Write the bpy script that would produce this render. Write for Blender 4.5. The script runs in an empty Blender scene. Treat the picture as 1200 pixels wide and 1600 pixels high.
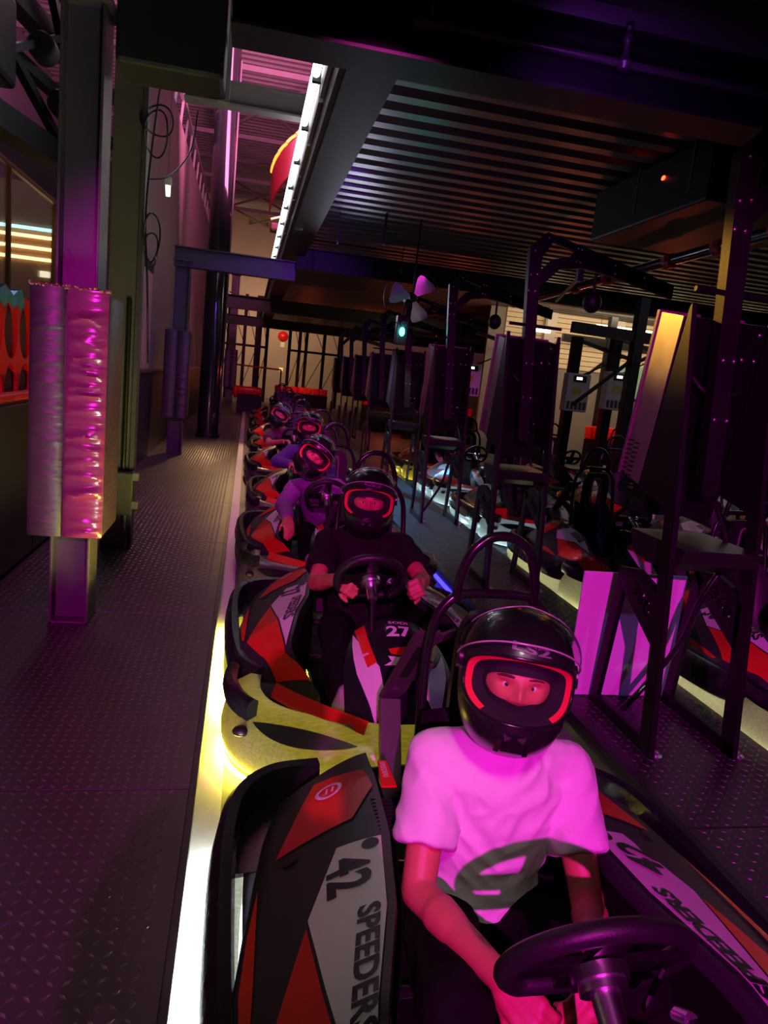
import bpy, bmesh, math, random
from mathutils import Vector as V, Matrix, Euler, Quaternion, noise as mnoise
random.seed(7)
PI = math.pi
S = bpy.context.scene
C = S.collection

# ------------------------------------------------------------------ camera
RX = V((0.97728657, -0.06795072, -0.20073281))
RY = V((-0.18383118, 0.19943949, -0.96251233))
RZ = V((0.10543745, 0.97755132, 0.18241808))
cam = bpy.data.cameras.new('camera'); cam.sensor_fit = 'VERTICAL'; cam.sensor_height = 36.0
cam.lens = 36.0 * 1110.0 / 1600.0; cam.clip_start = 0.05; cam.clip_end = 200
co = bpy.data.objects.new('camera', cam); C.objects.link(co)
co.matrix_world = Matrix(((RX.x, RX.y, RX.z, 0), (RY.x, RY.y, RY.z, 0), (RZ.x, RZ.y, RZ.z, 1.57), (0, 0, 0, 1)))
S.camera = co

# ------------------------------------------------------------------ world, exposure, lights
w = bpy.data.worlds.new('world'); S.world = w; w.use_nodes = True
bg = w.node_tree.nodes['Background']; bg.inputs[0].default_value = (0.30, 0.22, 0.5, 1); bg.inputs[1].default_value = 0.012
S.view_settings.view_transform = 'Standard'; S.view_settings.look = 'None'
S.view_settings.exposure = 0.0; S.view_settings.gamma = 1.0; S.view_settings.use_curve_mapping = False


def spot(name, loc, target, color, power, angle=60, blend=0.3, size=0.05):
    d = bpy.data.lights.new(name, 'SPOT'); d.color = color; d.energy = power
    d.spot_size = math.radians(angle); d.spot_blend = blend; d.shadow_soft_size = size
    o = bpy.data.objects.new(name, d); C.objects.link(o); o.location = loc
    o.rotation_euler = (V(target) - V(loc)).to_track_quat('-Z', 'Y').to_euler()
    return o


def area(name, loc, target, color, power, sx, sy):
    d = bpy.data.lights.new(name, 'AREA'); d.shape = 'RECTANGLE'; d.size = sx; d.size_y = sy; d.color = color; d.energy = power
    o = bpy.data.objects.new(name, d); C.objects.link(o); o.location = loc
    o.rotation_euler = (V(target) - V(loc)).to_track_quat('-Z', 'Y').to_euler()
    return o


def point(name, loc, color, power, size=0.1):
    d = bpy.data.lights.new(name, 'POINT'); d.color = color; d.energy = power; d.shadow_soft_size = size
    o = bpy.data.objects.new(name, d); C.objects.link(o); o.location = loc
    return o


MAG = (1.0, 0.016, 0.72)
spot('stage_light_magenta', (-0.75, -4.0, 3.3), (0.55, 2.6, 0.2), MAG, 1750, 45, 0.3, 0.035)
spot('stage_light_crimson', (-1.2, -3.0, 3.3), (-0.9, 3.2, 0.4), (1.0, 0.02, 0.2), 150, 36, 0.7, 0.05)
spot('stage_light_violet', (1.2, 6.5, 3.35), (-0.6, 12.5, 1.6), (0.35, 0.06, 1.0), 260, 60, 0.6, 0.06)
spot('stage_light_magenta_mid', (0.6, 2.6, 3.45), (0.5, 8.6, 0.4), (1.0, 0.05, 0.62), 420, 44, 0.6, 0.05)
spot('stage_light_purple_deck', (1.6, 3.4, 3.1), (3.0, 6.4, 2.7), (0.5, 0.06, 1.0), 16, 120, 0.8, 0.1)
area('roof_wash_pink', (0.3, 13.0, 7.2), (0.2, 16.5, 9.0), (1.0, 0.22, 0.5), 800, 1.2, 5.0)
spot('warm_flood_lane', (-0.1, 15.0, 3.3), (0.45, 12.6, 0.3), (1.0, 0.58, 0.24), 420, 74, 0.8, 0.1)
area('warm_wall_wash', (0.3, 33.0, 4.6), (0.2, 37.5, 2.2), (1.0, 0.62, 0.33), 330, 5.0, 0.4)
area('hall_tubes_warm', (9.0, 14.2, 3.5), (9.0, 17.0, 2.6), (1.0, 0.76, 0.46), 130, 7.0, 0.2)
spot('cyan_floor_wash', (1.45, 13.2, 3.2), (1.95, 9.2, 0.1), (0.08, 0.5, 1.0), 800, 34, 0.7, 0.08)
spot('amber_flood', (-1.2, 7.6, 3.3), (1.86, 2.95, 2.0), (1.0, 0.46, 0.05), 900, 8, 1.0, 0.06)
area('hall_fill_cool', (6.5, 8.0, 3.3), (6.0, 8.0, 0.0), (0.85, 0.72, 0.8), 40, 5.0, 8.0)
area('mezzanine_led_spill', (0.16, 9.5, 3.66), (-1.2, 9.5, 2.2), (0.8, 0.88, 1.0), 20, 0.06, 9.0)
spot('lane_flood_neutral', (0.1, -1.0, 3.45), (0.16, 2.2, 0.3), (1.0, 0.88, 0.78), 90, 28, 0.7, 0.2)
spot('stage_light_indigo', (2.7, -0.6, 3.35), (2.15, 2.7, 0.1), (0.36, 0.16, 1.0), 75, 44, 0.7, 0.05)
spot('deck_bounce_fill', (1.3, 10.4, 2.7), (2.0, 6.4, 3.6), (0.72, 0.74, 0.95), 34, 80, 0.8, 0.3)  # added spot standing in for hall light bounced onto the deck

# ------------------------------------------------------------------ materials
MATS = {}


def mat(name, col, rough=0.5, metal=0.0, noise=0.0, nscale=8.0, bump=0.0, bscale=60.0, emit=None, estr=0.0, coat=0.0, spec=0.5, rvar=0.0, stretch=None):
    if name in MATS: return MATS[name]
    m = bpy.data.materials.new(name); m.use_nodes = True; nt = m.node_tree; p = nt.nodes['Principled BSDF']
    p.inputs['Base Color'].default_value = (*col, 1); p.inputs['Roughness'].default_value = rough; p.inputs['Metallic'].default_value = metal
    p.inputs['Specular IOR Level'].default_value = spec; p.inputs['Coat Weight'].default_value = coat
    tc = nt.nodes.new('ShaderNodeTexCoord'); src = tc.outputs['Object']
    if stretch:
        mp = nt.nodes.new('ShaderNodeMapping'); mp.inputs['Scale'].default_value = stretch; nt.links.new(src, mp.inputs[0]); src = mp.outputs[0]
    if noise or rvar:
        n = nt.nodes.new('ShaderNodeTexNoise'); n.inputs['Scale'].default_value = nscale; n.inputs['Detail'].default_value = 4
        nt.links.new(src, n.inputs['Vector'])
        if noise:
            r = nt.nodes.new('ShaderNodeMapRange'); r.inputs['To Min'].default_value = 1 - noise; r.inputs['To Max'].default_value = 1 + noise
            nt.links.new(n.outputs['Fac'], r.inputs['Value'])
            x = nt.nodes.new('ShaderNodeVectorMath'); x.operation = 'SCALE'; x.inputs[0].default_value = col
            nt.links.new(r.outputs[0], x.inputs['Scale']); nt.links.new(x.outputs[0], p.inputs['Base Color'])
        if rvar:
            r2 = nt.nodes.new('ShaderNodeMapRange'); r2.inputs['To Min'].default_value = max(0.02, rough - rvar); r2.inputs['To Max'].default_value = min(1, rough + rvar)
            nt.links.new(n.outputs['Fac'], r2.inputs['Value']); nt.links.new(r2.outputs[0], p.inputs['Roughness'])
    if bump:
        n2 = nt.nodes.new('ShaderNodeTexNoise'); n2.inputs['Scale'].default_value = bscale; n2.inputs['Detail'].default_value = 3
        nt.links.new(src, n2.inputs['Vector'])
        b = nt.nodes.new('ShaderNodeBump'); b.inputs['Strength'].default_value = bump; b.inputs['Distance'].default_value = 0.01
        nt.links.new(n2.outputs['Fac'], b.inputs['Height']); nt.links.new(b.outputs[0], p.inputs['Normal'])
    if emit:
        p.inputs['Emission Color'].default_value = (*emit, 1); p.inputs['Emission Strength'].default_value = estr
    MATS[name] = m
    return m


def glassmat(name, tint=(1, 1, 1), mixf=0.12, rough=0.03):
    m = bpy.data.materials.new(name); m.use_nodes = True; nt = m.node_tree; nt.nodes.clear()
    o = nt.nodes.new('ShaderNodeOutputMaterial'); t = nt.nodes.new('ShaderNodeBsdfTransparent'); t.inputs[0].default_value = (*tint, 1)
    g = nt.nodes.new('ShaderNodeBsdfGlossy'); g.inputs['Roughness'].default_value = rough
    lw = nt.nodes.new('ShaderNodeLayerWeight'); lw.inputs[0].default_value = 0.25
    mr = nt.nodes.new('ShaderNodeMapRange'); mr.inputs['To Min'].default_value = mixf; mr.inputs['To Max'].default_value = 0.75
    mx = nt.nodes.new('ShaderNodeMixShader')
    nt.links.new(lw.outputs['Fresnel'], mr.inputs[0]); nt.links.new(mr.outputs[0], mx.inputs[0])
    nt.links.new(t.outputs[0], mx.inputs[1]); nt.links.new(g.outputs[0], mx.inputs[2]); nt.links.new(mx.outputs[0], o.inputs[0])
    MATS[name] = m
    return m


M_CONC = mat('concrete', (0.11, 0.11, 0.115), 0.55, noise=0.35, nscale=3, bump=0.15, bscale=40, rvar=0.15)
M_LINE = mat('white_line_paint', (0.62, 0.6, 0.6), 0.5, noise=0.12, nscale=20)
M_PLATE = mat('tread_plate_steel', (0.036, 0.032, 0.034), 0.42, metal=0.35, noise=0.3, nscale=2.5, rvar=0.12)
M_LUG = mat('tread_lug_worn_steel', (0.24, 0.22, 0.23), 0.3, metal=0.75, noise=0.3, nscale=3)
M_EDGE = mat('dark_edge_angle', (0.02, 0.02, 0.022), 0.45, metal=0.4, noise=0.2)
M_BLACK = mat('black_powder_coat', (0.006, 0.006, 0.007), 0.45, noise=0.2, nscale=15, spec=0.25)
M_BLKGLOSS = mat('black_gloss_paint', (0.010, 0.010, 0.012), 0.2, noise=0.1, coat=0.3)
M_COL = mat('grey_steel_paint', (0.045, 0.034, 0.05), 0.42, noise=0.12, nscale=5, rvar=0.08)
M_COLGREY = mat('warm_grey_paint', (0.055, 0.05, 0.055), 0.5, noise=0.15, nscale=4)
M_BEAM = mat('dark_beam_paint', (0.010, 0.011, 0.013), 0.5, spec=0.3, noise=0.2, nscale=4)
M_BEAMG = mat('green_black_primer', (0.018, 0.028, 0.026), 0.55, noise=0.2, nscale=4)
M_DECK = mat('galvanised_deck', (0.14, 0.14, 0.155), 0.4, metal=0.75, noise=0.25, nscale=3, rvar=0.12, stretch=(0.4, 3, 3))
M_ROOF = mat('pale_roof_deck', (0.5, 0.46, 0.46), 0.5, noise=0.1, nscale=2)
M_STEEL = mat('roof_steel', (0.30, 0.26, 0.28), 0.5, noise=0.1)
M_CHROME = mat('chrome', (0.8, 0.8, 0.82), 0.27, metal=1.0, noise=0.08, nscale=40)
M_TUBE = mat('white_tube_light', (0.9, 0.95, 1), 0.4, emit=(0.92, 0.97, 1), estr=5.0, noise=0.02)
M_RUBBER = mat('tyre_rubber', (0.012, 0.012, 0.012), 0.6, noise=0.2, nscale=20)
M_KBLACK = mat('kart_black_plastic', (0.010, 0.010, 0.013), 0.26, noise=0.15, nscale=20, rvar=0.06)
M_KCHAR = mat('kart_charcoal_panel', (0.024, 0.025, 0.029), 0.38, spec=0.35, noise=0.08, nscale=12)
M_KRED = mat('kart_red_panel', (0.58, 0.018, 0.012), 0.32, noise=0.06, nscale=10, coat=0.2)
M_KWHITE = mat('kart_white_panel', (0.66, 0.64, 0.64), 0.35, noise=0.05, nscale=10)
M_KTAN = mat('kart_peach_panel', (0.62, 0.30, 0.14), 0.35, noise=0.05, nscale=10)
M_ALU = mat('brushed_bumper_metal', (0.42, 0.42, 0.43), 0.3, metal=0.85, noise=0.2, nscale=14, rvar=0.1, bump=0.04, stretch=(4, 40, 40))
M_HOOP = mat('roll_hoop_gloss', (0.012, 0.010, 0.012), 0.22, metal=0.2, noise=0.1, coat=0.4)
M_SEAT = mat('seat_shell', (0.010, 0.009, 0.011), 0.45, noise=0.2, nscale=15)
M_GREYP = mat('grey_plastic', (0.16, 0.15, 0.16), 0.4, noise=0.1)
M_GREYM = mat('bracket_steel', (0.10, 0.05, 0.09), 0.35, metal=0.5, noise=0.15)
M_INK = mat('black_lettering', (0.008, 0.008, 0.01), 0.4, noise=0.05)
M_LETW = mat('white_lettering', (0.62, 0.6, 0.6), 0.4, noise=0.05)
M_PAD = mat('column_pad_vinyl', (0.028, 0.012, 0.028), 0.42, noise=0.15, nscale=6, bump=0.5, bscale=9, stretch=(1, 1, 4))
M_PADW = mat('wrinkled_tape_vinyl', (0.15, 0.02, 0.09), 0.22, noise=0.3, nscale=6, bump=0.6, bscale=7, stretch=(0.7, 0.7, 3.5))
M_FOAM = mat('pad_foam_crumbs', (0.28, 0.12, 0.10), 0.6, noise=0.6, nscale=60, bump=1.0, bscale=120)
M_WPANEL = mat('white_sheet_panel', (0.78, 0.74, 0.78), 0.4, noise=0.05, nscale=3)
M_WALLT = mat('tan_wall', (0.34, 0.28, 0.24), 0.7, noise=0.12, nscale=1.5, bump=0.1, bscale=30)
M_WALLD = mat('dark_dado', (0.012, 0.012, 0.014), 0.45, noise=0.2, nscale=3)
M_REDP = mat('red_barrier_plastic', (0.55, 0.008, 0.012), 0.3, noise=0.1, nscale=5)
M_BOLT = mat('bolt_zinc', (0.7, 0.66, 0.72), 0.25, metal=0.9, noise=0.1)
M_PIPE = mat('pipe_dark', (0.035, 0.03, 0.035), 0.35, noise=0.2)
M_REDC = mat('red_coupling', (0.45, 0.02, 0.05), 0.4, noise=0.15)
M_SIDE = mat('side_sheet_metal', (0.36, 0.34, 0.33), 0.36, metal=0.8, noise=0.15, nscale=10, rvar=0.1)


def translucent(name, col, tcol, f=0.45, rough=0.32):
    m = bpy.data.materials.new(name); m.use_nodes = True; nt = m.node_tree; pr = nt.nodes['Principled BSDF']; out = nt.nodes['Material Output']
    n = nt.nodes.new('ShaderNodeTexNoise'); n.inputs['Scale'].default_value = 9; tc = nt.nodes.new('ShaderNodeTexCoord'); mp = nt.nodes.new('ShaderNodeMapping'); mp.inputs['Scale'].default_value = (2, 14, 14)
    nt.links.new(tc.outputs['Object'], mp.inputs[0]); nt.links.new(mp.outputs[0], n.inputs['Vector']); r = nt.nodes.new('ShaderNodeMapRange'); r.inputs['To Min'].default_value = .55; r.inputs['To Max'].default_value = 1.4; nt.links.new(n.outputs['Fac'], r.inputs[0])
    x = nt.nodes.new('ShaderNodeVectorMath'); x.operation = 'SCALE'; x.inputs[0].default_value = col; nt.links.new(r.outputs[0], x.inputs['Scale']); nt.links.new(x.outputs[0], pr.inputs['Base Color'])
    y = nt.nodes.new('ShaderNodeVectorMath'); y.operation = 'SCALE'; y.inputs[0].default_value = tcol; nt.links.new(r.outputs[0], y.inputs['Scale'])
    pr.inputs['Roughness'].default_value = rough; t = nt.nodes.new('ShaderNodeBsdfTranslucent'); nt.links.new(y.outputs[0], t.inputs[0]); mx = nt.nodes.new('ShaderNodeMixShader'); mx.inputs[0].default_value = f
    nt.links.new(pr.outputs[0], mx.inputs[1]); nt.links.new(t.outputs[0], mx.inputs[2]); nt.links.new(mx.outputs[0], out.inputs[0]); MATS[name] = m
    return m


M_BUMP = translucent('milky_bumper_plastic', (0.10, 0.098, 0.095), (0.6, 0.6, 0.55), 0.35, 0.26)
M_VISOR = glassmat('clear_visor', (0.9, 0.9, 0.92), 0.06)
M_GLASS = glassmat('window_glass', (0.95, 0.95, 0.95), 0.05)


def glow(name, col, st): return mat(name, col, 0.4, emit=col, estr=st, noise=0.02)


G_WHITE = glow('glow_white', (0.9, 1.0, 0.92), 1000)
G_YEL = glow('glow_yellow', (1.0, 0.86, 0.10), 950)
G_PALE = glow('glow_pale_yellow', (1.0, 0.95, 0.5), 60)
G_CYAN = glow('glow_ice_blue', (0.55, 0.85, 1.0), 70)
G_YELO = glow('glow_floor_yellow', (1.0, 0.8, 0.05), 120)
G_BLUE = glow('glow_blue', (0.04, 0.03, 1.0), 4)

G_YELF = glow('glow_front_yellow', (1.0, 0.74, 0.03), 19)
G_PALEF = glow('glow_front_pale', (1.0, 0.92, 0.42), 22)
G_CYANF = glow('glow_front_ice', (0.55, 0.85, 1.0), 28)

# ------------------------------------------------------------------ mesh helpers


class MB:
    def __init__(s): s.v = []; s.f = []

    def add(s, vs, fs):
        o = len(s.v); s.v += [tuple(p) for p in vs]; s.f += [tuple(i + o for i in f) for f in fs]; return s

    def box(s, x0, x1, y0, y1, z0, z1):
        vs = [(x, y, z) for x in (x0, x1) for y in (y0, y1) for z in (z0, z1)]
        return s.add(vs, [(0, 1, 3, 2), (4, 6, 7, 5), (0, 4, 5, 1), (2, 3, 7, 6), (0, 2, 6, 4), (1, 5, 7, 3)])

    def bbox(s, x0, x1, y0, y1, z0, z1, b):
        """box with chamfered edges"""
        bm = bmesh.new(); bmesh.ops.create_cube(bm, size=1)
        for v in bm.verts: v.co = ((x0 + x1) / 2 + v.co.x * (x1 - x0), (y0 + y1) / 2 + v.co.y * (y1 - y0), (z0 + z1) / 2 + v.co.z * (z1 - z0))
        bmesh.ops.bevel(bm, geom=list(bm.edges), offset=b, segments=2, affect='EDGES', profile=0.5)
        bm.verts.index_update(); s.add([v.co for v in bm.verts], [[v.index for v in f.verts] for f in bm.faces]); bm.free(); return s

    def bar(s, a, b, wx, wz, up=(0, 0, 1)):
        a, b = V(a), V(b); d = (b - a).normalized(); u = V(up)
        r = d.cross(u)
        if r.length < 1e-4: r = d.cross(V((0, 1, 0)))
        r.normalize(); u = r.cross(d)
        vs = []
        for p in (a, b):
            for i, j in ((-1, -1), (1, -1), (1, 1), (-1, 1)): vs.append(p + r * (i * wx / 2) + u * (j * wz / 2))
        return s.add(vs, [(3, 2, 1, 0), (4, 5, 6, 7), (0, 1, 5, 4), (1, 2, 6, 5), (2, 3, 7, 6), (3, 0, 4, 7)])

    def tube(s, pts, r, n=10, closed=False, caps=True):
        pts = [V(p) for p in pts]; m = len(pts); rs = r if isinstance(r, (list, tuple)) else [r] * m
        vs = []; fs = []; prev = None
        for i, p in enumerate(pts):
            if closed: t = pts[(i + 1) % m] - pts[i - 1]
            else: t = pts[min(i + 1, m - 1)] - pts[max(i - 1, 0)]
            t.normalize()
            if prev is None:
                a = V((0, 0, 1)) if abs(t.z) < 0.9 else V((1, 0, 0)); nrm = t.cross(a).normalized()
            else:
                nrm = (prev - t * prev.dot(t)).normalized()
            prev = nrm; bi = t.cross(nrm)
            for k in range(n):
                an = 2 * PI * k / n; vs.append(p + (nrm * math.cos(an) + bi * math.sin(an)) * rs[i])
        for i in range(m if closed else m - 1):
            j = (i + 1) % m
            for k in range(n): fs.append((i * n + k, i * n + (k + 1) % n, j * n + (k + 1) % n, j * n + k))
        if caps and not closed: fs += [tuple(range(n))[::-1], tuple((m - 1) * n + k for k in range(n))]
        return s.add(vs, fs)

    def cyl(s, a, b, r, n=16, r2=None): return s.tube([a, b], [r, r if r2 is None else r2], n)

    def lathe(s, prof, n=20, center=(0, 0, 0), axis='z', close=False):
        vs = []; fs = []; c = V(center); m = len(prof)
        for r, h in prof:
            for k in range(n):
                a = 2 * PI * k / n; x, y = r * math.cos(a), r * math.sin(a)
                p = {'z': (x, y, h), 'x': (h, x, y), 'y': (x, h, y)}[axis]; vs.append(c + V(p))
        for i in range(m if close else m - 1):
            j = (i + 1) % m
            for k in range(n): fs.append((i * n + k, i * n + (k + 1) % n, j * n + (k + 1) % n, j * n + k))
        if not close: fs += [tuple(range(n))[::-1], tuple((m - 1) * n + k for k in range(n))]
        return s.add(vs, fs)

    def prism(s, poly, f0, f1):
        """poly: 2D list; f0, f1 map (u,v) to 3D for both faces"""
        n = len(poly); vs = [f0(*p) for p in poly] + [f1(*p) for p in poly]
        fs = [tuple(range(n))[::-1], tuple(range(n, 2 * n))] + [(i, (i + 1) % n, n + (i + 1) % n, n + i) for i in range(n)]
        return s.add(vs, fs)

    def loft(s, secs, caps=True, closed_sec=True):
        n = len(secs[0]); vs = [p for q in secs for p in q]; fs = []
        for i in range(len(secs) - 1):
            for k in range(n if closed_sec else n - 1): fs.append((i * n + k, i * n + (k + 1) % n, (i + 1) * n + (k + 1) % n, (i + 1) * n + k))
        if caps and closed_sec: fs += [tuple(range(n))[::-1], tuple((len(secs) - 1) * n + k for k in range(n))]
        return s.add(vs, fs)

    def ell(s, c, rx, ry, rz, nu=14, nv=9, q=None):
        vs = []; fs = []; c = V(c)
        for j in range(nv + 1):
            e = -PI / 2 + PI * j / nv
            for k in range(nu):
                a = 2 * PI * k / nu; p = V((rx * math.cos(e) * math.cos(a), ry * math.cos(e) * math.sin(a), rz * math.sin(e)))
                if q: p = q @ p
                vs.append(c + p)
        for j in range(nv):
            for k in range(nu): fs.append((j * nu + k, j * nu + (k + 1) % nu, (j + 1) * nu + (k + 1) % nu, (j + 1) * nu + k))
        return s.add(vs, fs)

    def mesh(s, name, m, smooth=None, fix=True):
        me = bpy.data.meshes.new(name); me.from_pydata(s.v, [], s.f); me.update()
        if fix:
            bm = bmesh.new(); bm.from_mesh(me); bmesh.ops.remove_doubles(bm, verts=bm.verts, dist=1e-6)
            bmesh.ops.recalc_face_normals(bm, faces=bm.faces); bm.to_mesh(me); bm.free()
        if m: me.materials.append(m)
        if smooth:
            me.polygons.foreach_set('use_smooth', [True] * len(me.polygons))
            me.set_sharp_from_angle(angle=math.radians(smooth))
        return me


def ob(name, me, parent=None, loc=None, rot=None):
    o = bpy.data.objects.new(name, me); C.objects.link(o)
    if parent: o.parent = parent
    if loc is not None: o.location = loc
    if rot is not None: o.rotation_euler = rot
    return o


def part(name, mb, m, parent=None, smooth=None, fix=True): return ob(name, mb.mesh(name, m, smooth, fix), parent)


def thing(name, label, cat, loc=(0, 0, 0), rot=(0, 0, 0), group=None):
    o = bpy.data.objects.new(name, None); C.objects.link(o); o.empty_display_size = 0.1
    o.location = loc; o.rotation_euler = rot; o['label'] = label; o['category'] = cat
    if group: o['group'] = group
    return o


def tag(o, label, cat, group=None):
    o['label'] = label; o['category'] = cat
    if group: o['group'] = group
    return o


def struct(name, mb, m, smooth=None, label=None):
    o = part(name, mb, m, None, smooth); o['kind'] = 'structure'
    if label: o['label'] = label
    return o


def sub(name, me, parent, loc=None, rot=None, m=None):
    o = ob(name, me, parent, loc, rot)
    if m is not None:
        o.material_slots[0].link = 'OBJECT'; o.material_slots[0].material = m
    return o


def curve_pts(ctrl, n=8, closed=False):
    """Catmull-Rom through control points"""
    P = [V(p) for p in ctrl]; m = len(P); out = []
    for i in range(m if closed else m - 1):
        p0 = P[i - 1] if (closed or i > 0) else P[i]; p1 = P[i]; p2 = P[(i + 1) % m]
        p3 = P[(i + 2) % m] if (closed or i + 2 < m) else P[-1]
        for k in range(n):
            t = k / n; out.append(0.5 * ((2 * p1) + (p2 - p0) * t + (2 * p0 - 5 * p1 + 4 * p2 - p3) * t * t + (3 * p1 - p0 - 3 * p2 + p3) * t ** 3))
    if not closed: out.append(P[-1])
    return out


def text_geo(s, bold=0.012, res=3):
    """unit-height filled lettering: (verts, faces), x from 0"""
    cu = bpy.data.curves.new('t', 'FONT'); cu.body = s; cu.size = 1.0; cu.offset = bold; cu.resolution_u = res; cu.fill_mode = 'FRONT'
    o = bpy.data.objects.new('t', cu); C.objects.link(o); bpy.context.view_layer.update()
    dg = bpy.context.evaluated_depsgraph_get(); me = o.evaluated_get(dg).to_mesh()
    vs = [tuple(v.co) for v in me.vertices]; fs = [tuple(p.vertices) for p in me.polygons]
    o.evaluated_get(dg).to_mesh_clear(); bpy.data.objects.remove(o); bpy.data.curves.remove(cu)
    x0 = min(v[0] for v in vs); x1 = max(v[0] for v in vs); y0 = min(v[1] for v in vs); y1 = max(v[1] for v in vs)
    h = y1 - y0
    return [((x - x0) / (x1 - x0), (y - y0) / h) for x, y, z in vs], fs


def text_on(s, fn, bold=0.012):
    """lettering mapped through fn(u,v) with u,v in 0..1"""
    vs, fs = text_geo(s, bold); mb = MB(); mb.add([fn(u, v) for u, v in vs], fs); return mb


def ss(a, b, x):
    t = max(0.0, min(1.0, (x - a) / (b - a))); return t * t * (3 - 2 * t)


# ================================================================== the setting
struct('floor', MB().box(-7, 18, -7, 41, -0.12, 0), M_CONC)
struct('trim_1', MB().box(-0.08, 0.012, -2, 30, 0.0, 0.003), M_LINE, label='white painted line along the kart lane')


def lug_mesh(name, x0, x1, y0, y1, z, p=0.04):
    mb = MB(); i = 0; y = y0 + p / 2; r = 0
    while y < y1 - p * 0.3:
        x = x0 + p / 2; c = 0
        while x < x1 - p * 0.3:
            a = PI / 4 if (r + c) % 2 == 0 else -PI / 4
            dx, dy = math.cos(a), math.sin(a); L, W, Hh = 0.0155, 0.0048, 0.0028
            vs = [(x - dx * L, y - dy * L, z), (x + dy * W, y - dx * W, z), (x + dx * L, y + dy * L, z), (x - dy * W, y + dx * W, z),
                  (x - dx * L * .55, y - dy * L * .55, z + Hh), (x + dx * L * .55, y + dy * L * .55, z + Hh)]
            mb.add(vs, [(0, 1, 5, 4), (1, 2, 5), (2, 3, 4, 5), (3, 0, 4)]); x += p; c += 1
        y += p; r += 1
    return mb.mesh(name, M_LUG, None, fix=False)


def walkway(name, x0, x1, z, ys, hx, label):
    base = struct(name, MB().box(x0, x1, ys[0], ys[-1], 0, z - 0.006), M_EDGE, label=label)
    pl = MB().bbox(x0 + 0.004, x1 - 0.004, 0.003, 1.84 - 0.003, z - 0.006, z, 0.0015).mesh('tread_plate', M_PLATE)
    lg = lug_mesh('tread_lugs', x0 + 0.03, x1 - 0.02, 0, 1.84, z)
    for i in range(len(ys) - 1):
        o = ob('tread_plate', pl, base, (0, ys[i], 0))
        if ys[i] < 19:
            l = ob('tread_lugs', lg, o); l['kind'] = 'stuff'
    return base


ysL = [0.56 + 1.84 * k for k in range(-1, 19)]
walkway('floor_walkway_left', -1.46, -0.10, 0.05, ysL, 0, 'steel tread plate walkway left of the kart lane')
struct('trim_2', MB().box(-0.10, -0.08, ysL[0], ysL[-1], 0, 0.054), M_EDGE, label='dark steel edge angle of the left walkway')
ysR = [0.2 + 1.84 * k for k in range(0, 13)]
walkway('floor_walkway_right', 1.66, 2.44, 0.10, ysR, 0, 'raised steel tread plate walkway right of the kart lane')
struct('trim_3', MB().box(1.63, 1.66, ysR[0], ysR[-1], 0, 0.105), M_EDGE, label='black kerb of the right walkway')
o = part('led_strip', MB().box(1.615, 1.63, 4.6, 5.8, 0.02, 0.05), G_BLUE); tag(o, 'blue led strip glowing along the right walkway kerb', 'light strip')

# walls
wl = struct('wall_left', MB().box(-1.62, -1.46, 9.3, 37.5, 0, 5.65), mat('grey_tan_wall', (0.20, 0.17, 0.155), 0.7, noise=0.12, nscale=1.5), label='tan wall beyond the left columns')
for k in range(14):
    y = 9.35 + k * 2.0
    part('dado_panel', MB().bbox(-1.46, -1.43, y, y + 1.985, 0.05, 1.31, 0.006), M_WALLD, wl)
part('dado_rail', MB().bbox(-1.47, -1.38, 9.3, 37.4, 1.31, 1.36, 0.012), mat('wood_rail', (0.10, 0.05, 0.035), 0.4, noise=0.3, nscale=10), wl)
for k, (y0, y1) in enumerate(((9.45, 9.95), (10.0, 10.5), (10.6, 11.3))):
    part('door_leaf', MB().bbox(-1.46, -1.45, y0, y1, 1.36, 2.72, 0.008), mat('beige_door', (0.42, 0.27, 0.18), 0.5, noise=0.1, nscale=3), wl)
    part('door_head', MB().bbox(-1.47, -1.44, y0, y1, 2.72, 2.84, 0.006), M_BLACK, wl)
bw = struct('wall_barrier', MB().box(-1.56, -1.49, -2, 9.3, 0.05, 1.17), M_WALLD, label='dark low barrier wall beside the left walkway')
for k in range(6):
    part('barrier_panel', MB().bbox(-1.49, -1.47, -1.9 + k * 1.85, -0.07 + k * 1.85, 0.06, 1.15, 0.006), M_WALLD, bw)
part('barrier_rail', MB().tube([(-1.51, -2, 1.2), (-1.51, 9.25, 1.2)], 0.035, 12), M_REDP, bw, 40)
struct('wall_far', MB().box(-7, 18, 37.5, 37.7, 0, 9), M_WALLT)
struct('wall_right', MB().box(16.0, 16.2, -2, 37.5, 0, 9), mat('dim_wall', (0.10, 0.09, 0.1), 0.8, noise=0.1), label='dim wall far right of the kart hall')
struct('wall_outer_left', MB().box(-6.2, -6.0, -2, 37.5, 0, 9), mat('lavender_grey_wall', (0.26, 0.25, 0.3), 0.8, noise=0.1), label='grey wall of the hall seen past the left column')
# mezzanine deck over the karts (ribbed sheet) and the high roof


def ribbed(name, x0, x1, y0, y1, z, pitch, depth, m, label):
    mb = MB(); prof = []; y = y0
    while y < y1:
        prof += [(y, z), (y + pitch * 0.42, z), (y + pitch * 0.55, z + depth), (y + pitch * 0.87, z + depth)]; y += pitch
    n = len(prof); mb.add([(x0, a, b) for a, b in prof] + [(x1, a, b) for a, b in prof], [(i, i + 1, n + i + 1, n + i) for i in range(n - 1)])
    mb.add([(x0, y0, z + depth + 0.05), (x1, y0, z + depth + 0.05), (x1, y1, z + depth + 0.05), (x0, y1, z + depth + 0.05)], [(0, 1, 2, 3)])
    return struct(name, mb, m, label=label)


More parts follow.
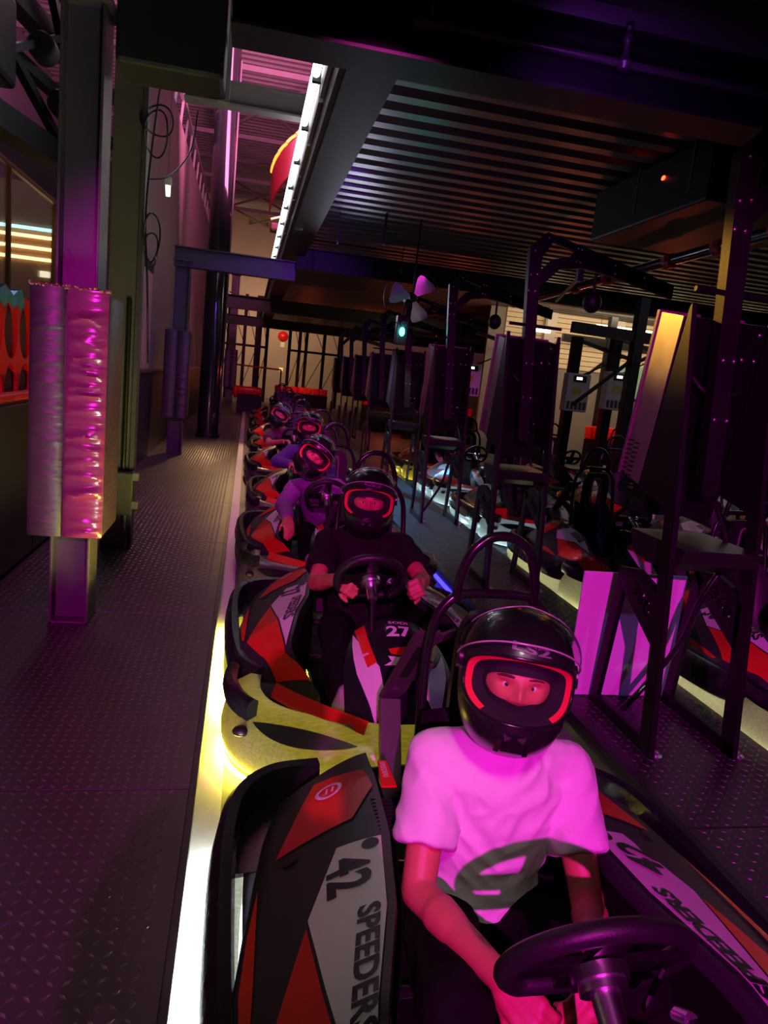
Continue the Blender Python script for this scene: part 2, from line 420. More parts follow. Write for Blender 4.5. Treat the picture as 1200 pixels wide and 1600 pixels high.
ribbed('ceiling', 0.42, 16.0, -2, 32.2, 3.58, 0.30, 0.075, M_DECK, 'ribbed steel deck of the mezzanine above the karts')
rf = ribbed('ceiling_roof', -6.0, 16.0, 3.0, 37.5, 9.0, 0.30, 0.06, M_ROOF, 'pale ribbed roof deck lit pink high above')
for k in range(6):
    y = 8 + k * 5.2
    part('roof_truss', MB().box(-6, 10, y - 0.05, y + 0.05, 8.2, 8.32).box(-6, 10, y - 0.05, y + 0.05, 8.85, 8.97), M_STEEL, rf)
    for (a, b) in (((-1.3, y, 8.3), (1.4, y + 5.2, 8.3)), ((1.4, y, 8.3), (-1.3, y + 5.2, 8.3))):
        part('roof_brace', MB().bar(a, b, 0.07, 0.07), M_STEEL, rf)
for x in (-1.35, 1.45):
    part('roof_purlin', MB().box(x - 0.06, x + 0.06, 4, 37, 8.32, 8.6), M_STEEL, rf)


def ibeam(name, a, b, wdt, h, m, label=None, axis='x', parent=None):
    (x0, y0, z0), (x1, y1, _) = a, b; t = 0.018; mb = MB()
    if axis == 'x':
        mb.box(x0, x1, y0 - wdt / 2, y0 + wdt / 2, z0, z0 + t).box(x0, x1, y0 - wdt / 2, y0 + wdt / 2, z0 + h - t, z0 + h).box(x0, x1, y0 - t / 2, y0 + t / 2, z0 + t, z0 + h - t)
    else:
        mb.box(x0 - wdt / 2, x0 + wdt / 2, y0, y1, z0, z0 + t).box(x0 - wdt / 2, x0 + wdt / 2, y0, y1, z0 + h - t, z0 + h).box(x0 - t / 2, x0 + t / 2, y0, y1, z0 + t, z0 + h - t)
    o = part(name, mb, m, parent)
    if label: o['kind'] = 'structure'; o['label'] = label
    return o


ibeam('trim_4', (-0.2, 4.15, 3.22), (9, 4.15, 0), 0.30, 0.36, M_BEAM, 'black cross beam nearest above the karts')
struct('trim_5', MB().bbox(-0.74, -0.22, 4.02, 4.34, 2.96, 3.62, 0.02), M_BEAM, label='black deep box header left of the roof opening')
ibeam('trim_6', (-1.2, 11.7, 2.92), (0.62, 11.7, 0), 0.2, 0.29, M_COL, 'purple lit beam bolted to the second column')
ibeam('trim_7', (0.62, 11.6, 3.10), (9, 11.6, 0), 0.2, 0.32, M_BEAM, 'dark cross beam behind the ceiling fan')
ibeam('trim_8', (-1.2, 19.3, 2.95), (9, 19.3, 0), 0.2, 0.34, M_BEAM, 'second dark cross beam further back')
ibeam('trim_9', (-1.2, 27.0, 2.95), (9, 27.0, 0), 0.2, 0.34, M_BEAM, 'rearmost dark cross beam')
o = struct('trim_10', MB().box(0.44, 0.46, 4.3, 33, 3.30, 3.80).box(0.46, 0.74, 4.3, 33, 3.30, 3.33).box(0.36, 0.46, 4.3, 33, 3.78, 3.82), M_BEAMG, label='green black edge beam of the mezzanine')
part('fascia', MB().box(0.405, 0.44, 4.3, 33, 3.34, 3.62), mat('fascia_grey', (0.12, 0.12, 0.13), 0.5, noise=0.15, nscale=3), o)
for y in (4.9, 7.6, 10.4, 13.2): part('stiffener', MB().box(0.46, 0.72, y, y + 0.02, 3.33, 3.58), M_BEAMG, o)
ibeam('trim_11', (-0.75, 7.5, 3.93), (0.42, 7.5, 0), 0.16, 0.21, M_STEEL, 'grey tie beam across the roof opening')
struct('trim_12', MB().box(-0.26, -0.20, 4.34, 4.38, 2.96, 3.62), M_STEEL, label='pale edge strip on the box header')
# run of white led tubes along the mezzanine edge
led = thing('led_light_run', 'run of bright white led tubes along the mezzanine edge', 'light', (0.33, 4.6, 3.66))
for k in range(11):
    part('tube_segment', MB().tube([(0, k * 1.08, 0), (0, k * 1.08 + 1.0, 0)], 0.032, 10), M_TUBE, led, 40)
    part('tube_clip', MB().box(-0.02, 0.075, k * 1.08 + 1.01, k * 1.08 + 1.06, -0.05, 0.045), M_BLACK, led)
    part('tube_channel', MB().box(0.04, 0.072, k * 1.08, k * 1.08 + 1.0, -0.16, 0.02), M_STEEL, led)

# ------------------------------------------------------------------ columns and pads


def hcol(name, label, x0, x1, y0, y1, z1, m, cap=True):
    t = thing(name, label, 'column', ((x0 + x1) / 2, (y0 + y1) / 2, 0.05)); wx = (x1 - x0) / 2; wy = (y1 - y0) / 2; f = 0.014
    part('flange', MB().bbox(-wx, -wx + f, -wy, wy, 0, z1 - 0.05, 0.003), m, t); part('flange', MB().bbox(wx - f, wx, -wy, wy, 0, z1 - 0.05, 0.003), m, t)
    part('web', MB().box(-wx + f, wx - f, -0.02, 0.0, 0, z1 - 0.05), m, t)
    if cap: part('cap_plate', MB().bbox(-wx - 0.03, wx + 0.03, -wy - 0.03, wy + 0.03, z1 - 0.05, z1 - 0.02, 0.004), m, t)
    part('base_plate', MB().bbox(-wx - 0.0, wx + 0.0, -wy, wy, 0, 0.012, 0.003), m, t)
    return t


hcol('steel_column', 'purple lit steel column with a padded wrap nearest on the left', -0.99, -0.785, 4.02, 4.24, 3.2, M_COL)
hcol('steel_column', 'violet steel column with padded wrap carrying the second cross beam', -1.18, -0.955, 11.65, 11.88, 3.0, M_COL)
hcol('steel_column', 'dark steel column with brown padded wrap behind the round pillar', -0.98, -0.74, 19.3, 19.5, 3.2, M_COLGREY)
hcol('steel_column', 'distant padded steel column at the end of the left walkway', -0.86, -0.55, 30.0, 30.3, 5.0, M_COL)
g = thing('square_column', 'grey square column right behind the nearest purple column', 'column', (-0.94, 5.85, 0.05))
part('shaft', MB().bbox(-0.11, 0.11, -0.11, 0.11, 0, 4.2, 0.006), M_COLGREY, g); part('cover_strip', MB().bbox(0.09, 0.125, -0.13, -0.09, 0, 4.2, 0.004), M_COL, g)


def pad(label, x0, x1, y0, y1, z0, z1, wr, seed):
    random.seed(seed)
    t = thing('column_pad', label, 'pad', ((x0 + x1) / 2, (y0 + y1) / 2, z0)); hx, hy, h = (x1 - x0) / 2, (y1 - y0) / 2, z1 - z0
    part('back_wrap', MB().bbox(-hx + 0.01, hx, -hy + 0.05, hy, 0, h - 0.01, 0.02), M_PAD, t, 40)
    xm = -hx + (x1 - x0) * (0.45 if wr else 0.5)

    def face(xa, xb, amp, name, m):
        nx, nz = 16, 90; mb = MB(); rid = [(random.uniform(0.02, h - 0.02), random.uniform(0.5, 1), random.uniform(-.04, .04), random.uniform(.006, .016)) for _ in range(30)]
        g = []
        for j in range(nz + 1):
            z = h * j / nz
            for i in range(nx + 1):
                u = i / nx; x = xa + (xb - xa) * u; e = math.sin(PI * u) ** 0.6; d = 0.018 * e
                for (rz, ra, rs, rw) in rid:
                    d += amp * ra * math.exp(-((z - rz - rs * (u - .5)) / rw) ** 2) * e
                g.append((x, -hy + 0.045 - d, z))
        n = nx + 1; mb.add(g, [(j * n + i, j * n + i + 1, (j + 1) * n + i + 1, (j + 1) * n + i) for j in range(nz) for i in range(nx)])
        part(name, mb, m, t, 60)
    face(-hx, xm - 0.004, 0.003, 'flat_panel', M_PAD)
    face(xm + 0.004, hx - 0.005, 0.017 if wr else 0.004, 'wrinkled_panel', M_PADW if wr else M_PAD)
    mb = MB(); n = 70
    for k in range(n):
        x = -hx + (2 * hx) * k / (n - 1); zz = h - 0.004 + random.uniform(0, 0.016)
        mb.ell((x, -hy + 0.05 + random.uniform(-.03, .03), zz), 0.006, 0.02, 0.007, 6, 4)
    o = part('foam_top', mb, M_FOAM, t); o['kind'] = 'stuff'
    return t


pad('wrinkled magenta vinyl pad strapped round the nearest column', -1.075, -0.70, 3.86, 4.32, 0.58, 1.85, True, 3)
pad('violet vinyl pad strapped round the second column', -1.27, -0.90, 11.5, 12.0, 0.64, 1.97, False, 5)
pad('brown lit pad round the column behind the round pillar', -1.05, -0.66, 19.15, 19.6, 0.6, 2.0, False, 6)
pad('dark pad round the farthest left column', -0.95, -0.45, 29.8, 30.4, 0.6, 2.1, False, 8)
t = thing('round_pillar', 'tall glossy black round pillar beside the roof opening', 'pillar', (-0.72, 14.9, 0.05))
part('shaft', MB().lathe([(0.21, 0), (0.21, 7.5)], 40), mat('pillar_gloss', (0.03, 0.03, 0.035), 0.16, metal=0.6, noise=0.1, coat=0.5), t, 30)
part('base_ring', MB().lathe([(0.24, 0), (0.24, 0.05), (0.21, 0.07)], 40), M_BLACK, t, 30)
part('pipe_run', MB().tube([(0.22, -0.1, 0.3), (0.22, -0.1, 7.0)], 0.02, 8), M_COLGREY, t, 30)
# ================================================================== karts (local frame: nose towards -Y, wheels on z=0)
def lerp_tab(tab, y):
    if y >= tab[0][0]: return tab[0][1]
    for (a, va), (b, vb) in zip(tab, tab[1:]):
        if y >= b: return va + (vb - va) * (a - y) / (a - b)
    return tab[-1][1]


TXI = [(.62, -.28), (.2, -.29), (-.05, -.325), (-.3, -.39), (-.55, -.44), (-.68, -.40), (-.80, -.33)]
TXO = [(.62, -.53), (.45, -.575), (.3, -.60), (.1, -.63), (-.1, -.655), (-.33, -.645), (-.5, -.58), (-.65, -.48), (-.80, -.345)]
TZT = [(.62, .44), (.45, .465), (-.3, .47), (-.5, .425), (-.66, .36), (-.80, .30)]


PS = [0.17]


def pod_z(x, y):
    xi, xo = lerp_tab(TXI, y), lerp_tab(TXO, y); t = max(0, min(1.1, (xi - x) / (xi - xo)))
    return lerp_tab(TZT, y) - PS[0] * t ** 1.35


def pod_side(sgn): PS[0] = 0.17 if sgn < 0 else 0.10


def pod_mesh(sgn):
    pod_side(sgn)
    ny, nx = 36, 9; secs = []
    for j in range(ny + 1):
        y = .62 - 1.42 * j / ny; xi, xo = lerp_tab(TXI, y), lerp_tab(TXO, y); q = [(sgn * -1 * (xi + 0.015), y, 0.19), (sgn * -1 * (xi + 0.006), y, pod_z(xi, y) - 0.02)]
        for i in range(nx + 1):
            x = xi + (xo - xi) * i / nx; q.append((-sgn * x, y, pod_z(x, y)))
        q += [(-sgn * (xo - 0.008), y, pod_z(xo, y) - 0.03), (-sgn * (xo + 0.01), y, 0.17)]
        secs.append(q)
    return MB().loft(secs).mesh('side_pod', M_KCHAR, 50)


def decal(poly, sgn, m, name, off=0.005, cuts=7):
    pod_side(sgn); bm = bmesh.new(); vs = [bm.verts.new((x, y, 0)) for x, y in poly]; bm.faces.new(vs)
    bmesh.ops.triangulate(bm, faces=bm.faces[:]); bmesh.ops.subdivide_edges(bm, edges=bm.edges[:], cuts=cuts, use_grid_fill=True)
    for v in bm.verts: v.co.z = pod_z(v.co.x, v.co.y) + off; v.co.x *= -sgn
    bmesh.ops.recalc_face_normals(bm, faces=bm.faces)
    if bm.faces[0].normal.z < 0: bmesh.ops.reverse_faces(bm, faces=bm.faces[:])
    me = bpy.data.meshes.new(name); bm.to_mesh(me); bm.free(); me.materials.append(m); return me


def pod_text(s, p0, p1, h, sgn, name, m, bold=0.012, off=0.009):
    """text along p0 to p1 (plan, left pod), letter tops towards the kart centre"""
    pod_side(sgn)
    if sgn > 0: p0, p1 = p1, p0

    def fn(u, v):
        x = p0[0] + (p1[0] - p0[0]) * u + h * v; y = p0[1] + (p1[1] - p0[1]) * u
        return (-sgn * x, y, pod_z(x, y) + off)
    return text_on(s, fn, bold).mesh(name, m, fix=False)


POLY_WHITE = [(-.42, .2), (-.315, .185), (-.345, -.05), (-.405, -.28), (-.458, -.54), (-.49, -.2), (-.505, 0)]
POLY_REDF = [(-.51, -.02), (-.497, -.2), (-.462, -.565), (-.36, -.745), (-.49, -.61), (-.62, -.33)]
POLY_REDR = [(-.44, .56), (-.31, .50), (-.30, .40), (-.37, .29), (-.56, .28)]
POLY_LOW = [(-.605, .20), (-.63, .06), (-.648, -.1), (-.643, -.28), (-.632, -.3), (-.62, -.1)]
POLY_LOW2 = [(-.585, .18), (-.608, .05), (-.612, -.12), (-.603, -.12), (-.59, .05)]


def sweep(path, prof, name, m, smooth=50, closed=False):
    """prof: (inward offset, z) pairs in the plan of an outward-running path"""
    P = [V((x, y, 0)) for x, y in path]; secs = []
    for i, p in enumerate(P):
        t = (P[min(i + 1, len(P) - 1)] - P[max(i - 1, 0)]).normalized(); n = V((-t.y, t.x, 0))
        secs.append([(p.x + n.x * a, p.y + n.y * a, z) for a, z in prof])
    return MB().loft(secs).mesh(name, m, smooth)


def smooth2(ctrl, n=7): return [(p.x, p.y) for p in curve_pts([(x, y, 0) for x, y in ctrl], n)]


SIDE = smooth2([(-.40, .86), (-.56, .82), (-.67, .70), (-.712, .5), (-.718, .2), (-.705, -.15), (-.665, -.42), (-.58, -.56)])
LOOP_PROF = [(0, .14), (-.012, .20), (0, .27), (.02, .295), (.05, .29), (.062, .24), (.055, .15)]
SKIRT = smooth2([(-.5, .80), (-.62, .72), (-.675, .5), (-.69, .2), (-.685, -.15), (-.66, -.45), (-.60, -.60)])
SKIRT_PROF = [(.01, .035), (-.022, .055), (-.034, .095), (-.022, .14), (.02, .16), (.05, .15), (.05, .04)]
FRONTB = smooth2([(-.70, -.60), (-.705, -.76), (-.65, -.92), (-.52, -1.05), (-.33, -1.13), (-.12, -1.175), (0, -1.18), (.12, -1.175), (.33, -1.13), (.52, -1.05), (.65, -.92), (.705, -.76), (.70, -.60)], 6)
FRONT_PROF = [(.05, .035), (.012, .05), (0, .09), (-.004, .15), (.012, .21), (.05, .265), (.10, .295), (.145, .29), (.13, .25), (.09, .06)]
mir = lambda pts: [(-x, y) for x, y in pts][::-1]
KM = {}


def kart_meshes():
    k = KM
    k['tray'] = MB().bbox(-.33, .33, -.95, .72, .045, .07, .01).mesh('floor_tray', M_BLACK)
    fr = MB()
    for s in (-1, 1): fr.tube(curve_pts([(s * .15, -.98, .09), (s * .27, -.6, .09), (s * .30, 0, .09), (s * .34, .5, .10), (s * .34, .78, .12)], 5), .016, 8)
    fr.tube([(-.5, -.62, .13), (.5, -.62, .13)], .016, 8).tube([(-.5, .5, .13), (.5, .5, .13)], .02, 8).tube([(-.32, .1, .09), (.32, .1, .09)], .014, 8)
    k['frame'] = fr.mesh('frame', M_BLKGLOSS, 40)
    k['pod'] = {-1: pod_mesh(-1), 1: pod_mesh(1)}
    k['dec'] = {}
    for s in (-1, 1):
        pod_side(s); bd = MB(); c = (-.412, .455)
        ring = [(c[0] + .036 * math.cos(a), c[1] + .036 * math.sin(a)) for a in [2 * PI * i / 28 for i in range(28)]]
        ring2 = [(c[0] + .026 * math.cos(a), c[1] + .026 * math.sin(a)) for a in [2 * PI * i / 28 for i in range(28)]]
        bd.add([(-s * x, y, pod_z(x, y) + .009) for x, y in ring + ring2], [(i, (i + 1) % 28, 28 + (i + 1) % 28, 28 + i) for i in range(28)])
        for d in (-.008, .008):
            bd.add([(-s * (c[0] + a), c[1] + b, pod_z(c[0] + a, c[1] + b) + .009) for a, b in ((d - .003, -.014), (d + .003, -.014), (d + .003 + .006, .014), (d - .003 + .006, .014))], [(0, 1, 2, 3)])
        k['dec'][s] = [decal(POLY_WHITE, s, M_KWHITE, 'number_panel'), decal(POLY_REDF, s, M_KRED, 'red_panel'), decal(POLY_REDR, s, M_KRED, 'rear_red_panel'),
                       decal(POLY_LOW, s, M_KRED, 'lower_stripe'), bd.mesh('round_badge', M_LETW, fix=False),
                       pod_text('SPEEDERS', (-.405, -.035), (-.468, -.345), .050, s, 'lettering', M_INK, 0.035)]
        bk = MB(); bk.add([(-s * x, y, pod_z(x, y) + .007) for x, y in [(-.345 + .021 * math.cos(a), .165 + .021 * math.sin(a)) for a in [2 * PI * i / 16 for i in range(16)]]], [tuple(range(16))])
        k['dec'][s].append(bk.mesh('fixing_cap', M_INK, fix=False)); bk = MB()
        bk.add([(-s * x, y, pod_z(x, y) + .007) for x, y in [(-.53 + .02 * math.cos(a), .245 + .02 * math.sin(a)) for a in [2 * PI * i / 16 for i in range(16)]]], [tuple(range(16))])
        k['dec'][s].append(bk.mesh('fixing_cap', M_INK, fix=False))
    k['loop'] = {-1: sweep(SIDE, LOOP_PROF, 'side_bumper', M_KBLACK), 1: sweep(mir(SIDE), LOOP_PROF, 'side_bumper', M_KBLACK)}
    k['skirt'] = {-1: sweep(SKIRT, SKIRT_PROF, 'side_skirt', M_BUMP), 1: sweep(mir(SKIRT), SKIRT_PROF, 'side_skirt', M_BUMP)}
    for s in (-1, 1):
        tr_ = MB(); P = SIDE
        for a0, a1, i0, i1 in ((0, 24, .05, .16), (24, 34, .085, .15), (34, len(P), .05, .15)):
            q = MB(); seg = P[max(0, a0 - 1):a1]
            L_ = []
            for i, (x, y) in enumerate(seg):
                j = max(0, a0 - 1) + i; t0, t1 = P[max(0, j - 1)], P[min(len(P) - 1, j + 1)]; tx, ty = t1[0] - t0[0], t1[1] - t0[1]; l_ = math.hypot(tx, ty); nx_, ny_ = -ty / l_, tx / l_
                L_.append([(-s * (x + nx_ * o_), y + ny_ * o_, z_) for o_, z_ in ((i0, .185), (i1, .20), (i1, .188), (i0, .172))])
            tr_.loft(L_)
        k['utray', s] = tr_.mesh('under_tray', M_KBLACK)
    for s in (-1, 1):
        L_ = []
        for j in range(21):
            y = .56 - 1.28 * j / 20; xi = lerp_tab(TXI, y); L_.append([(-s * (xi + .03), y, .10), (-s * (xi + .022), y, lerp_tab(TZT, y) - .035), (-s * (xi + .018), y, lerp_tab(TZT, y) - .035), (-s * (xi + .022), y, .10)])
        k['dark_sheet', s] = MB().loft(L_).mesh('inner_dark_sheet', mat('matt_black_sheet', (0.004, 0.004, 0.004), 0.8, noise=0.1, spec=0.1))  # black sheet added to darken the pod's magenta-lit inner wall
        pt = FRONTB[:15] if s < 0 else FRONTB[-15:]; k['guard', s] = sweep(pt, [(.0, .262), (-.008, .30), (.005, .335), (.028, .345), (.05, .33), (.045, .27)], 'corner_guard', M_KBLACK)
    k['fb'] = sweep(FRONTB, FRONT_PROF, 'front_bumper', M_BUMP)
    for s in (-1, 1):
        sl = MB(); idx = [i for i, q_ in enumerate(FRONTB) if -.63 < q_[0] < -.22]; m = len(idx); lo = []; hi = []
        for q_, i in enumerate(idx):
            x, y = FRONTB[i]; t0, t1 = FRONTB[i - 1], FRONTB[i + 1]; l_ = math.hypot(t1[0] - t0[0], t1[1] - t0[1]); nx_, ny_ = -(t1[1] - t0[1]) / l_, (t1[0] - t0[0]) / l_
            e = max(0.0, math.sin(PI * q_ / (m - 1))) ** .8
            for L_, o_, z_ in ((lo, .034 - .020 * e - .006, .246 - .030 * e + .004), (hi, .034 + .022 * e - .006, .246 + .024 * e + .005)): L_.append((-s * (x + nx_ * o_), y + ny_ * o_, z_))
        sl.add(lo + hi, [(i, i + 1, m + i + 1, m + i) for i in range(m - 1)]); k['slot', s] = sl.mesh('bumper_slot', M_INK, fix=False)
        k['port', s] = MB().ell((s * .632, -.935, .205), .035, .03, .02, 12, 8).mesh('bumper_port', M_INK, 60)
        k['fred', s] = MB().loft([[(s * x, y, z), (s * (x + wd), y - .035, z - .035), (s * (x + wd), y - .03, z - .05), (s * x, y + .01, z - .02)] for x, y, z, wd in ((.50, -.74, .315, .02), (.42, -.86, .325, .028), (.30, -.975, .325, .03), (.17, -1.06, .315, .02))]).mesh('nose_wing', M_KRED, 40)
    # nose panel
    nose = lambda u, v: (u * (.15 + .05 * math.sin(PI * min(1, v * 1.1)) + .10 * v * v), -.565 - .46 * v + .06 * u * u, .545 - .09 * v - .19 * v * v - .06 * u * u)
    nu, nv = 14, 16; g = [nose(-1 + 2 * i / nu, j / nv) for j in range(nv + 1) for i in range(nu + 1)]; n = nu + 1
    mb = MB(); mb.add(g, [(j * n + i, j * n + i + 1, (j + 1) * n + i + 1, (j + 1) * n + i) for j in range(nv) for i in range(nu)])
    mb.add([(x, y + .012, z - .014) for x, y, z in g], [(j * n + i, (j + 1) * n + i, (j + 1) * n + i + 1, j * n + i + 1) for j in range(nv) for i in range(nu)])
    k['nose'] = mb.mesh('nose_panel', M_KBLACK, 50); k['nosef'] = nose

    def nd(name, poly, m, sg=1):
        bm = bmesh.new(); bm.faces.new([bm.verts.new((u, v, 0)) for u, v in poly]); bmesh.ops.triangulate(bm, faces=bm.faces[:]); bmesh.ops.subdivide_edges(bm, edges=bm.edges[:], cuts=2, use_grid_fill=True)
        for v in bm.verts:
            p = nose(v.co.x * sg, v.co.y); v.co = (p[0], p[1] - .002, p[2] + .004)
        me = bpy.data.meshes.new(name); bm.to_mesh(me); bm.free(); me.materials.append(m); return me
    k['ndec'] = [nd('red_stripe', [(-.99, .10), (-.78, .06), (-.46, .52), (-.62, .56), (-.8, .3)], M_KRED), nd('white_stripe', [(-.99, .16), (-.64, .60), (-.42, .56), (-.36, .78), (-.52, .98), (-.8, .6)], M_KWHITE),
                 nd('peach_stripe', [(.78, .04), (.99, .14), (.86, .34), (.62, .50), (.56, .46), (.64, .26)], M_KTAN), nd('white_stripe', [(.99, .20), (.9, .40), (.66, .54), (.42, .60), (.36, .80), (.54, .98), (.84, .62)], M_KWHITE)]

    def ntext(s, u0, u1, v0, v1, m, name, bold=0.02):
        return text_on(s, lambda u, v: tuple(V(nose(u0 + (u1 - u0) * u, v1 + (v0 - v1) * v)) + V((0, -.002, .006))), bold).mesh(name, m, fix=False)
    k['ntext'] = ntext; k['maker'] = ntext('SODI', -.2, .34, .06, .10, M_LETW, 'maker_lettering')
    k['flag'] = nd('flag_mark', [(-.24, .40), (.36, .36), (.22, .42), (.1, .42), (.06, .47), (-.04, .47), (-.02, .44), (-.2, .45)], M_KRED)
    k['flag2'] = nd('flag_mark', [(-.26, .47), (.0, .485), (.1, .52), (.0, .56), (-.34, .555), (-.2, .52)], M_LETW)
    # steering
    W0 = V((-.10, -.45, .685)); nrm = V((0, .865, .502)); ex = V((1, 0, 0)); ey = nrm.cross(ex)
    rim = []
    for i in range(48):
        a = 2 * PI * i / 48; x = .150 * math.cos(a); y = .138 * math.sin(a); y = min(y, .095) if y > 0 else y
        rim.append(W0 + ex * x + ey * y)
    k['rim'] = MB().tube(rim, .0185, 10, closed=True).mesh('steering_wheel', mat('wheel_grip', (0.012, 0.011, 0.014), 0.45, noise=0.15, bump=0.1, bscale=200), 60)
    sp = MB().bar(W0 - ex * .14 - nrm * .005, W0 + ex * .14 - nrm * .005, .05, .014, up=nrm).bar(W0, W0 + ey * -.13, .05, .014, up=nrm)
    sp.prism([(-.06, .02), (.06, .02), (.045, .095), (-.045, .095)], lambda a, b: W0 + ex * a + ey * b - nrm * .014, lambda a, b: W0 + ex * a + ey * b + nrm * .006)
    k['spokes'] = sp.mesh('spoke_plate', M_BLACK)
    k['hub'] = MB().tube([W0 - nrm * .01, W0 - nrm * .03, W0 - nrm * .031, W0 - nrm * .045, W0 - nrm * .046, W0 - nrm * .12], [.048, .048, .04, .04, .024, .022], 20).mesh('hub', M_CHROME, 30)
    k['column'] = MB().tube([W0 - nrm * .11, W0 - nrm * .2 + V((0, 0, -.10)), (-.02, -.78, .2)], .012, 8).mesh('steering_column', M_BLACK, 40)
    k['cable'] = MB().tube(curve_pts([W0 + ex * .11 - nrm * .02 - ey * .01, W0 + ex * .07 - nrm * .07 + ey * .03, W0 + ex * .055 - nrm * .09 - ey * .06, W0 + ex * .06 - nrm * .13 - ey * .14], 8), .006, 8).mesh('cable', M_BLACK, 40)
    k['plug'] = MB().cyl(W0 + ex * .058 - nrm * .1 - ey * .09, W0 + ex * .058 - nrm * .115 - ey * .12, .012, 10).mesh('cable_plug', M_CHROME, 40)
    # seat
    secs = []
    for (y, z, wd, dp) in ((-.12, .10, .20, .05), (.05, .095, .21, .10), (.22, .11, .21, .17), (.36, .20, .215, .20), (.45, .36, .21, .17), (.50, .52, .19, .12), (.53, .64, .16, .07)):
        q = []
        for i in range(13):
            u = -1 + 2 * i / 12; q.append((u * wd, y - (0.3 * dp) * abs(u) ** 3 - dp * .5 * abs(u) ** 3 * (z > .3), z + dp * abs(u) ** 4 * (1 if z < .3 else .2)))
        secs.append(q)
    nn = 13; mb = MB(); mb.add([p for q in secs for p in q], [(i * nn + j, i * nn + j + 1, (i + 1) * nn + j + 1, (i + 1) * nn + j) for i in range(6) for j in range(12)])
    mb.add([(x, y + .012, z - .008) for q in secs for x, y, z in q], [(i * nn + j, (i + 1) * nn + j, (i + 1) * nn + j + 1, i * nn + j + 1) for i in range(6) for j in range(12)])
    k['seat'] = mb.mesh('seat', M_SEAT, 50)
    # seat back plate with a long slot
    bp = MB(); no = 40; co_, ci_ = [], []
    for i in range(no):
        a = 2 * PI * i / no; sx, sz = math.cos(a), math.sin(a)
        co_.append((.08 + .125 * math.copysign(abs(sx) ** .45, sx), .70 + .22 * math.copysign(abs(sz) ** .5, sz))); ci_.append((.08 + .035 * math.copysign(abs(sx) ** .5, sx), .70 + .155 * math.copysign(abs(sz) ** .35, sz)))
    for (y, fl) in ((.585, 0), (.615, 1)):
        bp.add([(x, y, z) for x, z in co_ + ci_], [(i, (i + 1) % no, no + (i + 1) % no, no + i) for i in range(no)])
    bp.add([(x, y, z) for y in (.585, .615) for x, z in co_], [(i, (i + 1) % no, no + (i + 1) % no, no + i) for i in range(no)])
    bp.add([(x, y, z) for y in (.585, .615) for x, z in ci_], [(i, (i + 1) % no, no + (i + 1) % no, no + i) for i in range(no)])
    k['back'] = bp.mesh('seat_back_plate', M_SEAT, 40)
    k['trim'] = MB().tube([(x, .582, z) for x, z in [(.08 + .045 * math.copysign(abs(math.cos(2 * PI * i / 40)) ** .5, math.cos(2 * PI * i / 40)), .70 + .168 * math.copysign(abs(math.sin(2 * PI * i / 40)) ** .35, math.sin(2 * PI * i / 40))) for i in range(40)]], .008, 8, closed=True).mesh('slot_trim', M_GREYP, 60)
    hp = curve_pts([(-.135, .50, .12), (-.13, .56, .40), (-.122, .63, .72), (-.105, .645, .86), (-.06, .65, .935), (.0, .65, .955), (.16, .65, .955), (.22, .65, .935), (.265, .645, .86), (.282, .63, .72), (.29, .56, .40), (.295, .50, .12)], 7)
    k['hoop1'] = MB().tube(hp, .0155, 12).mesh('roll_frame', M_HOOP, 60)
    hp2 = curve_pts([(-.045, .645, .93), (-.042, .645, 1.0), (-.015, .645, 1.085), (.03, .645, 1.13), (.08, .645, 1.142), (.13, .645, 1.13), (.175, .645, 1.085), (.202, .645, 1.0), (.205, .645, .93)], 7)
    k['hoop2'] = MB().tube(hp2, .0155, 12).mesh('head_hoop', M_HOOP, 60)
    a, b = V((-.10, .70, .80)), V((-.165, .86, .50)); d = (b - a).normalized(); sx_ = V((1, 0.1, 0)).normalized(); up_ = sx_.cross(d)
    pl = MB().prism([(-.042, 0), (.042, 0), (.042, .30), (.025, .345), (-.035, .345)], lambda p, q: a + sx_ * p + d * q, lambda p, q: a + sx_ * p + d * q + up_ * .018)
    pl.prism([(.04, .01), (.085, -.02), (.085, .02), (.04, .05)], lambda p, q: a + sx_ * p + d * q, lambda p, q: a + sx_ * p + d * q + up_ * .012)
    pl.prism([(.04, .19), (.085, .16), (.085, .21), (.04, .24)], lambda p, q: a + sx_ * p + d * q, lambda p, q: a + sx_ * p + d * q + up_ * .012)
    k['brk'] = pl.mesh('side_bracket', M_GREYM)
    sl = MB()
    for e in (-1, 1):
        sl.prism([(-.016 + 0.0, .06), (.016, .06), (.016, .22), (-.016, .22)], lambda p, q: a + sx_ * p + d * q + up_ * (.009 + e * .010), lambda p, q: a + sx_ * p + d * q + up_ * (.009 + e * .0105))
    k['brks'] = sl.mesh('bracket_slot', M_INK); bo = a + d * .29
    k['brkb'] = MB().cyl(bo - up_ * .012, bo + up_ * .03, .018, 12).mesh('pivot_bolt', M_GREYM, 30)
    k['post'] = MB().bar(b + V((0, 0, 0)), (-.175, .60, .16), .07, .03, up=(0, 1, .2)).mesh('side_post', M_GREYM)
    k['rearb'] = MB().tube(curve_pts([(-.40, .80, .19), (-.2, .88, .2), (0, .90, .2), (.2, .88, .2), (.40, .80, .19)], 6), .03, 10).tube(curve_pts([(-.40, .78, .10), (0, .88, .1), (.40, .78, .10)], 6), .022, 10).mesh('rear_bumper', M_KBLACK, 60)
    en = MB().bbox(.14, .40, .30, .62, .10, .34, .02)
    for i in range(6): en.box(.135, .405, .33 + i * .045, .345 + i * .045, .18, .36)
    k['engine'] = en.mesh('engine', M_BLACK)
    ex_ = MB()
    for i in range(3): ex_.lathe([(.012, 0), (.024, 0), (.026, .02), (.02, .045), (.018, .05)], 14, (.02, .70 - 0.02 * i, .60 - .065 * i), 'y')
    k['caps'] = ex_.mesh('exhaust_outlet', M_CHROME, 40)
